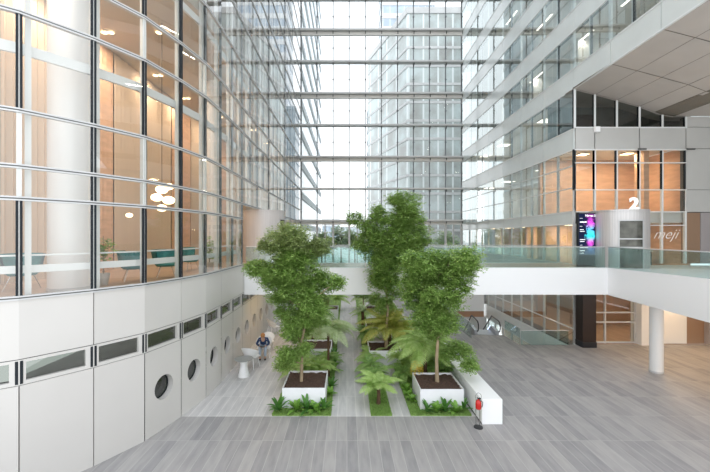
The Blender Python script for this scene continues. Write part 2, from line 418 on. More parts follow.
def column(x, y, r, z0, z1, label, name='column', m='white_paint'):
    c_ = MB(); c_.lathe([(.001, 0), (r, 0), (r, z1-z0), (.001, z1-z0)], (0, 0, 0), 32)
    e = empty(name, (x, y, z0), label=label, cat='column'); c_.build('shaft', m, e, smooth=True)
    f_ = MB(); f_.lathe([(r, 0), (r+.012, 0), (r+.012, .08), (r, .08)], (0, 0, 0), 32); f_.build('base_ring', 'alu', e); return e
column(-7.85, 10.05, .5, 4.5, 14.42, 'thick white column standing close behind the second large pane of the left lobby')
column(-7.4, 19.6, .45, 4.5, 14.42, 'white column in the left lobby behind the footbridge landing')
# lobby ceiling lamps
for k, (x, y) in enumerate([(-8.2, 8.6), (-9.85, 11.6), (-9.85, 14.6), (-9.85, 18.5), (-9.8, 21.6), (-7.6, 14.6), (-9.0, 25), (-7.4, 28), (-9.8, 27), (-7.4, 32)]):
    e = empty('ceiling_light', (x, y, 14.41), label='small warm double spotlight set in the ceiling of the tall left lobby', cat='ceiling light', group='spotlights in the lobby ceiling')
    h = MB(); h.lathe([(.001, -.02), (.13, -.02), (.16, -.05), (.16, .01)], (0, 0, 0), 16); h.build('housing', 'alu', e)
    l_ = MB(); l_.lathe([(.001, -.055), (.12, -.055)], (-.14, 0, 0), 12); l_.lathe([(.001, -.055), (.12, -.055)], (.14, 0, 0), 12); l_.build('bulb', 'warm_lamp', e)
    lamp_area(x, y, 14.33, .5, .5, 68, (1, .80, .60))
# teal armchairs in the lobby
def armchair():
    e = empty('armchair', (0, 0, 0))
    s_ = MB(); s_.lathe([(.001, .40), (.30, .40), (.36, .46), (.34, .50), (.001, .52)], (0, 0, 0), 20); s_.build('seat', 'teal', e, smooth=True)
    k_ = MB()
    prof = [(.36, .45), (.43, .62), (.47, .85), (.50, 1.0), (.46, 1.01), (.42, .84), (.36, .62), (.30, .5)]
    k_.lathe(prof, (0, 0, 0), 18, PI*.15, PI*1.25); k_.build('backrest', 'teal', e, smooth=True)
    for sx_, sy in ((1, 1), (1, -1), (-1, 1), (-1, -1)):
        t = MB(); t.tube([(sx_*.17, sy*.17, .42), (sx_*.30, sy*.30, 0)], [.014, .010], 6); t.build('leg', 'chrome', e)
    return e
AC = [(-7.15, 11.9, 2.2, 'teal lounge armchair in the lobby, nearest the left potted plant'),
      (-6.6, 12.95, .5, 'teal lounge armchair right of the pair, under the glowing pendant cluster'),
      (-6.75, 15.2, 1.0, 'teal lounge armchair furthest right in the lobby, before the second potted plant'),
      (-9.1, 9.95, .3, 'dark teal armchair at the far left edge of the lobby, cut by the frame')]
pr = armchair()
for k, (x, y, rz, lab) in enumerate(AC):
    o = pr if k == 0 else copy_tree(pr)
    o.location = (x, y, 4.5); o.rotation_euler.z = rz; tag(o, lab, 'armchair', 'teal lobby armchairs')
# pendant cluster
e = empty('pendant_light', (-7.3, 14.0, 7.1), label='cluster of glowing warm globes hanging in the lobby above the teal armchairs', cat='pendant lamp')
for k, (dx, dy, z, r) in enumerate([(0, 0, .0, .17), (.22, .1, .32, .2), (-.2, 0, .42, .19), (.05, -.1, .72, .2), (.28, 0, .85, .16), (-.55, -1.2, -.35, .1)]):
    g_ = MB(); g_.ball((dx, dy, z), r, 14, (1.15, 1.15, .8)); g_.build('globe', 'warm_lamp', e, smooth=True)
t = MB(); t.tube([(0, 0, .1), (0, 0, 7.3)], .01, 6); t.build('cord', 'black', e)
d_ = bpy.data.lights.new('pendant_lamp_light', 'POINT'); d_.energy = 18; d_.color = (1, .7, .4); d_.shadow_soft_size = .5
o = bpy.data.objects.new('pendant_lamp_light', d_); o.location = (-6.7, 14.0, 7.3); C.objects.link(o)

# silver lift drums --------------------------------------------------
def lift(x, y, z0, z1, r, door_deg, hw, dtop, label, dm='brushed'):
    e = empty('lift_shaft', (x, y, z0), label=label, cat='lift'); H = z1-z0
    s_ = MB(); s_.lathe([(.001, 0), (r, 0), (r, H-.12), (r-.03, H-.12), (r-.03, H-.08), (r, H-.08), (r, H), (.001, H)], (0, 0, 0), 48); s_.build('drum', dm, e, smooth=True)
    a = math.radians(door_deg); a0, a1 = a-hw/r, a+hw/r
    d_ = MB(); d_.lathe([(r-.01, .02), (r+.015, .02), (r+.015, dtop), (r-.01, dtop)], (0, 0, 0), 10, a0, a1); dd = d_.build('door', 'dark_glass_door', e, smooth=True)
    f_ = MB()
    for aa in (a0, a1): f_.cbox(((r+.02)*math.cos(aa), (r+.02)*math.sin(aa), dtop/2+.02), (.05, .05, dtop), aa)
    for zz in (1.02, 1.44): f_.lathe([(r+.016, zz), (r+.04, zz), (r+.04, zz+.06), (r+.016, zz+.06)], (0, 0, 0), 10, a0, a1)
    f_.lathe([(r+.01, dtop), (r+.05, dtop), (r+.05, dtop+.06), (r+.01, dtop+.06)], (0, 0, 0), 10, a0, a1); f_.build('door_frame', 'alu', dd)
    return e
lift(-5.13, 22.0, 4.39, 7.55, 1.25, -8, .5, 2.6, 'brushed silver cylindrical lift drum at the left end of the footbridge', 'drum_grey')
lift(14.22, 18.6, 4.39, 7.32, 1.28, -103, .52, 2.35, 'brushed silver cylindrical lift drum with dark glass door under the white number 2')

# ------------------------------------------------------------------ glass end wall
EY = 40.0; EX0, EX1 = -5.17, 12.9; NV = 10; dxv = (EX1-EX0)/NV
EZ = [7.7+3.53*k for k in range(10)]
for k, z in enumerate(EZ):
    t = MB(); thick = .55 if k % 2 == 0 else .30
    t.mi = 0; t.box(EX0, EX1, EY-.75, EY-.05, z-.06, z+.12)
    if k % 2 == 0: t.mi = 1; t.box(EX0, EX1, EY-.35, EY-.08, z-.42, z-.08)
    t.mi = 2
    for q in range(NV+1): t.box(EX0+q*dxv-.035, EX0+q*dxv+.035, EY-.5, EY-.1, z-.30, z-.05)
    struct(nm('trim'), t, ['steel_beam', 'beam_light', 'joint'])
for q in range(NV+1):
    x = EX0+q*dxv; t = MB(); hw = .08 if q in (0, NV) else .05; t.mi = 0; t.box(x-hw, x+hw, EY-.08, EY+.02, 7.7, 41)
    t.mi = 1; t.box(x-.11, x+.11, EY-.12, EY+.1, 0, 7.7)
    t.mi = 2
    for k in range(9): t.cbox((x, EY-.1, EZ[k]+1.77), (.20, .10, .10))
    struct(nm('trim'), t, ['mullion_grey', 'steel_beam', 'mullion_grey'])
    if q < NV and q % 2 == 1:
        t = MB(); t.box(x+dxv/2-.06, x+dxv/2+.06, EY-.1, EY+.05, 0, 7.7); struct(nm('trim'), t, 'steel_beam')
t = MB(); t.box(EX0, EX1, EY-.1, EY+.06, 2.6, 2.8); struct(nm('trim'), t, 'steel_beam')
for q in range(NV):
    x0, x1 = EX0+q*dxv, EX0+(q+1)*dxv
    for z0, z1 in [(0, 2.6), (2.8, 7.7)] + [(EZ[k], EZ[k]+3.53) for k in range(9)]:
        g_ = MB(); g_.quad((x0, EY, z0), (x1, EY, z0), (x1, EY, z1), (x0, EY, z1)); struct(nm('window'), g_, 'glass_end')

# ------------------------------------------------------------------ right facade
NR = 13
RF = [(12.72+.18*k/NR, 19.9+20.1*k/NR) for k in range(NR+1)]
RN = [(12.72-.024*1.42*k, 19.9-1.42*k) for k in range(11)][::-1]         # towards the camera, above the soffit
RP = RN[:-1]+RF; N0 = len(RN)-1
BANDS = [(-1.5, -.28), (3.3, 4.40), (6.67, 7.37), (10.85, 12.03), (14.25, 15.38), (17.5, 18.7), (20.9, 22.1), (24.3, 25.5), (27.7, 28.9), (31.1, 32.3), (34.5, 35.7)]
WINS = [(-5, -1.5, []), (-.28, 3.3, [.78]), (4.40, 6.67, []), (7.37, 10.85, [8.71, 9.95]), (12.03, 14.25, [])]
WINS += [(BANDS[k][1], BANDS[k+1][0], []) for k in range(4, 10)]
b = MB()
for i in range(len(RP)-1):
    p0, p1 = Vector(RP[i]), Vector(RP[i+1]); d = (p1-p0).normalized()
    for z0, z1 in BANDS:
        if i < N0 and z0 < 14: continue
        if not visible_z(z0, p1.y): continue
        j = ((i-N0) % 2 == 0); a = p0+d*(.02 if j else 0); e_ = p1-d*(0 if j else .02)
        b.mi = 0; b.seg(a, e_, z0, z1, -.06, 0, sign=-1); b.mi = 1; b.seg(p0, p1, z0+.03, z1-.03, -.3, -.07, sign=-1)
struct('wall_right', b, ['spandrel', 'joint'])
for i in range(len(RP)):
    x, y = RP[i]; p = Vector(RP[i]); t = MB()
    for z0, z1, tr in WINS:
        if i < N0 and z0 < 14: continue
        if z0 > 6+.68*y+3: continue
        t.mi = 0 if (i-N0) % 2 and z0 > 11 else 1
        t.box(x+.006, x+.10, y-.03, y+.03, z0, z1)
        t.mi = 1; t.box(x+.02, x+.12, y+.06, y+.14, z0, z1)
    if t.f: struct(nm('trim'), t, ['black_fin', 'post_white'])
for z0, z1, tr in WINS:
    for z in tr + ([z0, z1] if z0 > 3 else [z1]):
        t = MB(); lo = N0 if z < 14 else 0
        ok = [i for i in range(lo, len(RP)-1) if visible_z(z, RP[i+1][1], 3)]
        for i in ok: t.seg(RP[i], RP[i+1], z-.03, z+.03, -.06, .025, sign=-1)
        if t.f: struct(nm('trim'), t, 'post_white')
    for i in range(len(RP)-1):
        if i < N0 and z0 < 14: continue
        if not visible_z(z0, RP[i+1][1]): continue
        g_ = MB(); p0, p1 = RP[i], RP[i+1]
        g_.quad((p0[0], p0[1], z0), (p1[0], p1[1], z0), (p1[0], p1[1], z1), (p0[0], p0[1], z1)); struct(nm('window'), g_, 'glass_right')
# rooms behind the right facade
b = MB()
for z in (3.45, 6.75, 11.1): b.box(13.05, 19.4, 20.1, 40, z, z+.6)
for z in (14.5, 17.7, 21.1, 24.5, 27.9, 31.3): b.box(13.05, 18.5, 5, 40, z, z+.7)
b.box(13.05, 19.5, 19.98, 40, -1.2, -.35)
struct('ceiling_right_rooms', b, 'slab')
b = MB()
b.box(18.3, 18.5, 5, 40, 15.2, 31.3); b.box(17.5, 17.7, 24.2, 40, 7.35, 10.9); b.box(17.5, 17.7, 24.2, 40, 11.8, 14.5)
for z0, z1 in ((15.2, 17.7), (18.4, 21.1), (21.8, 24.5), (25.2, 27.9)):
    for y in (9.5, 15, 20.5, 26, 31, 36): b.box(13.6+random.random(), 18.3, y+random.random(), y+random.random()+1.2, z0, z1)
struct('wall_right_rooms', b, 'room_wall')
b = MB(); b.box(13.0, 19.4, 23.9, 24.15, 7.35, 11.1); b.box(17.4, 17.6, 24.2, 40, 4.1, 6.75)
b.box(19.45, 19.6, 20.25, 24, -.0, 11.1); b.box(17.4, 17.7, 20.8, 21.5, 7.35, 11.05); b.box(13.4, 14.2, 26.5, 26.7, 4.1, 6.7); struct('wall_wood_rooms', b, 'wood_orange')
b = MB(); b.box(17.4, 17.6, 24.2, 40, -5, 3.45); b.box(15.2, 19.4, 24.0, 24.2, 0, 3.45); b.box(14.5, 15.2, 27, 27.3, 0, 3.45); struct('wall_ground_rooms', b, 'brown_soft')
b = MB(); b.box(13.0, 19.4, 22.8, 23.0, 11.7, 14.5); b.box(19.4, 19.6, 20.25, 23, 11.7, 14.5); b.box(18.6, 19.4, 20.25, 22.8, 12.75, 12.9); struct('wall_dark_room', b, 'dark_teal')
for k, y in enumerate((21.6, 27.5, 33.5)):
    column(14.4, y+.2, .33, 4.06, 6.74, 'white column behind the glass of the right facade at footbridge level, %s' % ('nearest the lift', 'midway along', 'furthest back')[k])
for k, (y, z) in enumerate([(22.5, 7.1), (25.3, 7.1), (28, 7.1), (31, 7.1), (34, 7.1)]):
    e = empty('ceiling_light', (14.2, y, 6.74), label='warm square ceiling lamp glowing behind the right facade at footbridge level', cat='ceiling light', group='ceiling lamps at footbridge level on the right')
    h = MB(); h.box(-.3, .3, -.3, .3, -.05, 0); h.build('housing', 'alu', e); h = MB(); h.box(-.26, .26, -.26, .26, -.07, -.05); h.build('diffuser', 'warm_lamp', e)
    lamp_area(14.2, y, 6.64, .5, .5, 34, (1, .8, .55))
for k, (x, y, z) in enumerate([(13.9, 9, 17.69), (13.9, 13, 17.69), (13.9, 17, 17.69), (13.9, 21, 17.69), (13.9, 26, 17.69), (13.9, 13, 21.09), (13.9, 19, 21.09), (13.9, 25, 21.09), (13.9, 23, 24.49), (13.9, 30, 24.49)]):
    e = empty('ceiling_light', (x, y, z), label='long warm strip lamp on a room ceiling behind the upper right windows', cat='ceiling light', group='strip lamps in the upper right rooms')
    h = MB(); h.box(-.09, .09, -1.0, 1.0, -.05, 0); h.build('housing', 'alu', e); h = MB(); h.box(-.06, .06, -.97, .97, -.07, -.05); h.build('diffuser', 'white_lamp', e)
    lamp_area(x, y, z-.1, .2, 1.8, 22, (1, .93, .84))
for k, (x, y, z) in enumerate([(15, 27, 11.09), (15, 33, 11.09), (14.6, 26, 14.49), (14.6, 33, 14.49), (14.6, 37.5, 14.49), (15, 37.5, 11.09)]):  # panel lamps added to brighten the dark middle rooms
    e = empty('ceiling_light', (x, y, z), label='broad white panel lamp added to brighten a room behind the middle right windows', cat='ceiling light', group='added panel lamps behind the middle right windows')
    h = MB(); h.box(-.5, .5, -.5, .5, -.05, 0); h.build('housing', 'alu', e); h = MB(); h.box(-.46, .46, -.46, .46, -.07, -.05); h.build('diffuser', 'white_lamp', e)
    lamp_area(x, y, z-.1, .9, .9, 34, (1, .90, .76))
for k, (x, y, pw) in enumerate([(14.6, 22, 60), (17.2, 21.8, 60)]):
    e = empty('ceiling_light', (x, y, 11.09), label='warm recessed lamp above the orange panelled room, %s' % ('left of the two', 'right of the two')[k], cat='ceiling light')
    h = MB(); h.box(-.3, .3, -.3, .3, -.05, 0); h.build('housing', 'alu', e); h = MB(); h.box(-.26, .26, -.26, .26, -.07, -.05); h.build('diffuser', 'warm_lamp', e)
    lamp_area(x, y, 10.95, .5, .5, pw)
for k, (x, y) in enumerate([(14.3, 21.6), (15.2, 26), (15.2, 31), (17.4, 21.6)]):
    e = empty('ceiling_light', (x, y, 3.44), label='warm recessed lamp in the ceiling of the ground-floor lobby on the right', cat='ceiling light', group='lamps of the ground-floor lobby')
    h = MB(); h.box(-.25, .25, -.25, .25, -.05, 0); h.build('housing', 'alu', e); h = MB(); h.box(-.21, .21, -.21, .21, -.07, -.05); h.build('diffuser', 'warm_lamp', e)
    lamp_area(x, y, 3.32, .5, .5, 28)
b = MB(); b.box(13.0, 24, 20.0, 40, -.34, -.02); struct('floor_right_lobby', b, 'lobby_wood')

# ------------------------------------------------------------------ frontal wall under the soffit
FX = [12.72, 13.85, 15.08, 16.35, 17.63, 18.95]; FY = 19.9
SOF = [(12.62, 14.25), (13.85, 13.93), (15.08, 13.6), (16.35, 13.25), (17.5, 12.82), (18.2, 12.7), (24, 12.66)]
def sofz(x):
    for (a, za), (c_, zc) in zip(SOF, SOF[1:]):
        if a <= x <= c_: return za+(zc-za)*(x-a)/(c_-a)
    return SOF[-1][1]
b = MB()
for x0, x1 in ((12.76, 13.85), (13.85, 16.35), (16.35, 18.95)): b.mi = 0; b.box(x0+.03, x1-.03, FY-.06, FY, 10.87, 12.03)
b.mi = 1; b.box(12.8, 18.95, FY+.01, FY+.3, 10.9, 12.0)
b.mi = 0
for x0, x1 in ((18.98, 20.45), (20.48, 22.0), (22.03, 24)):
    for z0, z1 in ((12.1, 12.66), (10.9, 12.07), (8.6, 10.87), (7.35, 8.57)): b.box(x0, x1-.03, FY-.05, FY, z0, z1)
b.mi = 1; b.box(18.95, 24, FY+.01, FY+.3, 7.3, 12.7)
b.mi = 2; b.box(19.0, 19.75, FY-.04, FY+.3, 4.46, 7.3)
b.mi = 3; b.box(19.77, 24, FY-.05, FY+.3, 4.46, 7.3)
struct('wall_back', b, ['grey_panel', 'joint', 'brown_soft', 'greige'])
for k, x in enumerate(FX):
    t = MB(); zs = sofz(x)
    t.mi = 1; t.box(x-.05, x+.05, FY-.08, FY+.04, 12.03, zs-.02); t.box(x+.0, x+.09, FY-.03, FY+.1, 7.35, 10.85); t.box(x-.05, x+.05, FY-.05, FY+.08, 4.46, 7.35)
    t.mi = 0; t.box(x-.07, x-.0, FY-.05, FY+.03, 12.03, zs-.02)
    if k in (1, 3): t.box(x-.07, x+.0, FY-.05, FY+.03, 8.58, 10.85)
    t.box(x-.07, x-.0, FY-.05, FY+.03, 8.58, 10.85)
    struct(nm('trim'), t, ['black_fin', 'post_white'])
for z, h in ((12.06, .06), (10.82, .07), (10.09, .05), (8.58, .05), (7.35, .06), (6.6, .05)):
    t = MB(); t.box(FX[0], FX[-1], FY-.1, FY+.05, z-h/2, z+h/2); struct(nm('trim'), t, 'post_white')
for a, c_ in zip(FX, FX[1:]):
    for z0, z1 in ((7.35, 8.58), (8.58, 10.09), (10.09, 10.82), (4.46, 6.6), (6.6, 7.35)):
        g_ = MB(); g_.quad((a, FY, z0), (c_, FY, z0), (c_, FY, z1), (a, FY, z1)); struct(nm('window'), g_, 'glass_front')
    g_ = MB(); g_.quad((a, FY, 12.06), (c_, FY, 12.06), (c_, FY, sofz(c_)-.01), (a, FY, sofz(a)-.01)); struct(nm('window'), g_, 'glass_dark')
# lower glazing below the gallery
LX = [12.76, 14.45, 16.1]
for x in LX: t = MB(); t.box(x-.04, x+.04, FY-.05, FY+.05, 0, 3.06); struct(nm('trim'), t, 'alu')
for z in (.06, 1.18, 1.72, 3.02): t = MB(); t.box(12.76, 16.1, FY-.06, FY+.04, z-.035, z+.035); struct(nm('trim'), t, 'alu')
for a, c_ in zip(LX, LX[1:]):
    g_ = MB(); g_.quad((a, FY, 0.06), (c_, FY, .06), (c_, FY, 3.05), (a, FY, 3.05)); struct(nm('window'), g_, 'glass_front')
b = MB(); b.mi = 0; b.box(16.14, 18.95, FY-.1, FY+.3, 0, 3.05); b.box(16.14, 16.55, FY-.45, FY-.1, 0, 3.05)
b.mi = 1; b.box(18.95, 20.0, FY-.02, FY+.3, 0, 3.05); b.mi = 2; b.box(20.0, 23.5, FY-.3, FY+.3, 0, 3.05)
struct('wall_lower_back', b, ['white_paint', 'brown_soft', 'greige'])
b = MB(); b.box(23.5, 23.8, 3, 19.8, 0, 12.6); struct('wall_gallery_light_stop', b, 'grey_panel')  # unseen wall added to contain the light around the gallery

# soffit of the overhanging floors
b = MB(); YS = [19.85-2.84*k for k in range(6)]
XS = [12.64, 13.9, 15.08, 16.35, 17.2, 18.3, 21, 24]
for k in range(5):
    y1, y0 = YS[k]-.02, YS[k+1]+.02
    for q in range(7):
        xa, xb = XS[q]+.012, XS[q+1]-.012
        if q == 4:
            continue
        b.mi = 0; za, zb = sofz(xa), sofz(xb)
        segs = [(xa, xb, za, zb)]
        for (u0, u1, w0, w1) in segs:
            b.quad((u0, y0, w0), (u0, y1, w0), (u1, y1, w1), (u1, y0, w1))
    # recess rail panels beside the grilles
    xa, xb = 17.22, 18.28
    b.quad((xa, y0, sofz(xa)), (xa, y0+.35, sofz(xa)), (xb, y0+.35, sofz(xb)), (xb, y0, sofz(xb)))
b.mi = 1
for (xa, za), (xb, zb) in zip(SOF, SOF[1:]):
    b.quad((xa, 5.6, za+.03), (xa, 19.9, za+.03), (xb, 19.9, zb+.03), (xb, 5.6, zb+.03))
b.mi = 0; b.box(12.9, 24, 5.6, 22.8, 14.27, 14.45)
for (xa, za), (xb, zb) in zip(SOF, SOF[1:]): b.quad((xa, 19.8, za-.03), (xa, 20.6, za-.03), (xb, 20.6, zb-.03), (xb, 19.8, zb-.03))
struct('ceiling', b, ['soffit', 'vent'])
for k in range(5):
    y1, y0 = YS[k]-.02, YS[k+1]+.37
    v_ = MB(); xa, xb = 17.22, 18.28; za, zb = sofz(xa), sofz(xb)
    n = 14
    for j in range(n):
        ya = y0+(y1-y0)*j/n; yb = ya+(y1-y0)/n*.6
        v_.quad((xa, ya, za), (xa, yb, za), (xb, yb, zb), (xb, ya, zb)); 
        v_.quad((xa, ya, za), (xb, ya, zb), (xb, ya, zb+.02), (xa, ya, za+.02))
    tag(v_.build('ceiling_vent', 'vent'), 'brown slatted ventilation grille in the sloping soffit, %s' % ('nearest the upper windows', 'second from the upper windows', 'third from the upper windows', 'fourth from the upper windows', 'nearest the camera')[k], 'ventilation grille')

# ------------------------------------------------------------------ footbridge and gallery deck
BY = 17.8
OUT = [(-5.15, BY), (13.08, BY), (12.2, 11.0), (11.6, 6.2), (23.45, 6.2), (23.45, 19.55), (18.9, 19.55), (18.9, 19.8), (12.66, 19.8), (12.66, 21.2), (-5.15, 21.2)]
b = MB(); b.mi = 0; b.prism(OUT, 3.06, 4.38)
b.mi = 0
ed = [(-5.15, BY), (13.08, BY), (12.2, 11.0), (11.6, 6.2)]
b.seg(ed[0], ed[1], 3.06, 4.41, -.16, .003)
tz = {17.8: 4.41, 11.0: 4.56, 6.2: 4.62}
for a, c_ in zip(ed[1:], ed[2:]):            # the gallery edge rises gently towards the camera
    i0 = len(b.v); b.v += [(a[0]-.012, a[1], 3.05), (c_[0]-.012, c_[1], 3.05), (c_[0]-.012, c_[1], tz[c_[1]]), (a[0]-.012, a[1], tz[a[1]]), (a[0]+.16, a[1], 3.06), (c_[0]+.16, c_[1], 3.06), (c_[0]+.16, c_[1], tz[c_[1]]), (a[0]+.16, a[1], tz[a[1]])]
    for f_ in ((0, 3, 2, 1), (4, 5, 6, 7), (3, 7, 6, 2), (0, 4, 7, 3), (1, 2, 6, 5)): b.f.append(tuple(i0+q for q in f_)); b.m.append(0)
b.seg((-5.15, 21.2), (12.66, 21.2), 4.38, 4.41, 0, .12)
e = empty('footbridge', (4, BY, 3.06), label='white footbridge crossing the atrium and turning into the gallery on the right', cat='footbridge')
o = b.build('deck', 'white_gloss', e); o.matrix_parent_inverse = Matrix.Translation((-4, -BY, -3.06))
b = MB(); b.prism([(p[0]+(.2 if p[0] < 0 else (-.1 if p[0] < 12.1 else 0)), p[1]) for p in [(-5.1, BY+.2), (12.85, BY+.2), (12.62, 21.1), (-5.1, 21.1)]], 4.382, 4.394)
o = b.build('walkway', 'lobby_wood', e); o.matrix_parent_inverse = Matrix.Translation((-4, -BY, -3.06))
def railing(pts, label, n_per=1.5, zb=4.41, h=1.04, sign=1, mg='glass_rail', name='glass_railing'):
    e = empty(name, (pts[0][0], pts[0][1], zb), label=label, cat='railing'); O = Vector(pts[0])
    hr = MB()
    for a, c_ in zip(pts, pts[1:]):
        A, B = Vector(a)-O, Vector(c_)-O; L_ = (B-A).length; n = max(1, round(L_/n_per)); d = (B-A)/L_
        hr.tube([(A.x, A.y, h), (B.x, B.y, h)], .022, 8)
        for k in range(n):
            p, q_ = A+d*(L_*k/n+.012), A+d*(L_*(k+1)/n-.012)
            g_ = MB(); g_.seg(p, q_, -.1 if False else 0, h-.015, -.008, .008); g_.build('glass_panel', mg, e)
    hr.build('handrail', 'alu', e, smooth=True); return e
railing([(-5.1, BY+.08), (13.0, BY+.08)], 'green-tinted glass railing along the near edge of the footbridge', 3.0)
railing([(-3.6, 21.12), (12.55, 21.12)], 'green-tinted glass railing along the far edge of the footbridge', 3.0)
railing([(13.0+.08, BY-.02), (12.28, 11.0), (11.68, 6.3)], 'glass railing along the edge of the right gallery, coming towards the camera', 2.3)
column(13.64, 15.65, .25, 0, 3.06, 'round white column carrying the right gallery')
e = empty('pillar', (13.02, 19.35, 0), label='square dark brown pillar under the bridge beside the escalator opening', cat='pillar')
p_ = MB(); p_.box(-.36, .36, -.3, .3, .3, 3.055); p_.build('cladding', 'brown_metal', e, bevel=.01)
p_ = MB(); p_.box(-.38, .38, -.32, .32, 0, .3); p_.build('plinth', 'black', e, bevel=.01)
# gallery underside downlights
for k, (x, y) in enumerate([(15, 17), (18, 17), (21, 17), (15, 13), (18, 13), (21, 13), (16.5, 9.5), (20, 9.5), (17.8, 18.9)]):
    e = empty('ceiling_light', (x, y, 3.06), label='round warm downlight in the underside of the right gallery', cat='ceiling light', group='downlights under the gallery')
    h = MB(); h.lathe([(.001, -.015), (.14, -.015), (.16, 0)], (0, 0, 0), 16); h.build('housing', 'warm_lamp', e)
    lamp_area(x, y, 3.03, .3, .3, 20, (1, .68, .40))
for k, (x, y) in enumerate([(-3.9, 19.0), (-3.9, 20.6)]):
    e = empty('ceiling_light', (x, y, 3.06), label='round warm downlight under the left end of the footbridge', cat='ceiling light', group='downlights under the footbridge')
    h = MB(); h.lathe([(.001, -.015), (.12, -.015), (.14, 0)], (0, 0, 0), 16); h.build('housing', 'warm_lamp', e)
    lamp_area(x, y, 3.03, .25, .25, 10, (1, .7, .42))

# number 2, totem, script sign -----------------------------------------
def text_mesh(body, size, ext=.03, shear=0, off=0):
    cu = bpy.data.curves.new('lettering', 'FONT'); cu.body = body; cu.size = size; cu.extrude = ext; cu.shear = shear; cu.align_x = 'CENTER'; cu.offset = off
    o = bpy.data.objects.new('lettering', cu); me = bpy.data.meshes.new_from_object(o); bpy.data.objects.remove(o); return me
me = text_mesh('2', .80, .04, off=.022); me.materials.append(M['sign_white'])
e = addmesh('number_sign', me, None, (14.25, 17.62, 7.34), (PI/2, 0, 0), (1.15, 1, 1)); tag(e, 'big white number 2 standing on top of the right lift drum', 'sign')
def screen_mat():
    m = bpy.data.materials.new('screen'); m.use_nodes = True; t = m.node_tree; t.nodes.clear(); out = t.nodes.new('ShaderNodeOutputMaterial'); em = t.nodes.new('ShaderNodeEmission'); em.inputs[1].default_value = .9
    co = t.nodes.new('ShaderNodeTexCoord'); s = t.nodes.new('ShaderNodeSeparateXYZ'); t.links.new(co.outputs['Object'], s.inputs[0])
    n = t.nodes.new('ShaderNodeTexNoise'); n.inputs['Scale'].default_value = 2.2; n.inputs['Detail'].default_value = 3; n.inputs['Distortion'].default_value = 2.5; t.links.new(co.outputs['Object'], n.inputs[0])
    def mth(op, a, b_=None, c_=None):
        k = t.nodes.new('ShaderNodeMath'); k.operation = op
        for i_, v_ in enumerate((a, b_, c_)):
            if v_ is None: continue
            if isinstance(v_, (int, float)): k.inputs[i_].default_value = v_
            else: t.links.new(v_, k.inputs[i_])
        return k.outputs[0]
    wob = mth('MULTIPLY_ADD', n.outputs['Fac'], .9, -.45)
    dx = mth('ABSOLUTE', mth('ADD', mth('SUBTRACT', s.outputs[0], .12), wob))
    vert = mth('SUBTRACT', 1.0, mth('MULTIPLY', mth('ABSOLUTE', mth('SUBTRACT', s.outputs[2], 1.75)), .85))
    glow = mth('MULTIPLY', mth('MAXIMUM', mth('SUBTRACT', 1.0, mth('MULTIPLY', dx, 4.2)), 0), mth('MAXIMUM', vert, 0))
    r = t.nodes.new('ShaderNodeValToRGB'); els = r.color_ramp.elements; els[0].position = 0; els[0].color = (.015, .02, .05, 1); els[1].position = 1; els[1].color = (.9, 1, 1, 1)
    t.links.new(glow, r.inputs[0])
    hue = t.nodes.new('ShaderNodeValToRGB'); hue.color_ramp.interpolation = 'EASE'; he = hue.color_ramp.elements
    he[0].position = .30; he[0].color = (.05, .25, .6, 1); he[1].position = .80; he[1].color = (.9, .1, .9, 1)
    x = he.new(.42); x.color = (.9, .1, .8, 1); x = he.new(.55); x.color = (.05, .75, .85, 1); x = he.new(.66); x.color = (.1, .6, .9, 1)
    t.links.new(mth('DIVIDE', s.outputs[2], 2.9), hue.inputs[0])
    mx = t.nodes.new('ShaderNodeMix'); mx.data_type = 'RGBA'; t.links.new(mth('MINIMUM', mth('MULTIPLY', glow, 1.8), 1), mx.inputs[0])
    mx.inputs[6].default_value = (.012, .018, .05, 1); t.links.new(hue.outputs[0], mx.inputs[7]); t.links.new(mx.outputs[2], em.inputs[0]); t.links.new(em.outputs[0], out.inputs[0]); M['screen'] = m
screen_mat()
e = empty('display_totem', (12.55, 18.5, 4.395), label='tall dark display totem glowing purple and cyan, left of the right lift', cat='display')
b = MB(); b.box(-.50, .50, 0, .16, 0, 2.80); b.build('casing', 'black_fin', e, bevel=.01)
b = MB(); b.box(-.46, .46, -.012, 0, .62, 2.76); b.build('screen', 'screen', e)
me = text_mesh('Niveau 2', .15, .004, off=.004); me.materials.append(M['sign_white']); addmesh('screen_heading', me, e, (.12, -.018, 2.62), (PI/2, 0, 0))
for z, wd, th in ((2.30, .36, .07), (1.92, .20, .035), (1.83, .24, .035), (1.40, .28, .04), (1.30, .24, .04), (.98, .42, .05), (.82, .26, .05), (2.52, .14, .02), (2.1, .12, .02), (1.12, .13, .02), (.70, .2, .03)):
    b = MB(); k = 0; x = -.42; n_ = 7
    b.cbox((-.42+wd/2, -.0155, z+th/2), (wd, .005, th*.22))
    while x < -.42+wd: ww = .02+.03*((k*7+int(z*100)) % 3)/3; b.box(x, min(x+ww, -.42+wd), -.019, -.013, z, z+th*(1 if k % 2 else .8)); x += ww+.008; k += 1
    b.build('text_line', 'sign_white', e)
me = text_mesh('meji', .80, .006, shear=.5, off=-.012); me.materials.append(M['white_gloss'])
o = addmesh('script_sign', me, None, (17.7, FY-.13, 5.85), (PI/2, 0, 0)); tag(o, 'white handwritten word on the glass behind the right gallery', 'sign')
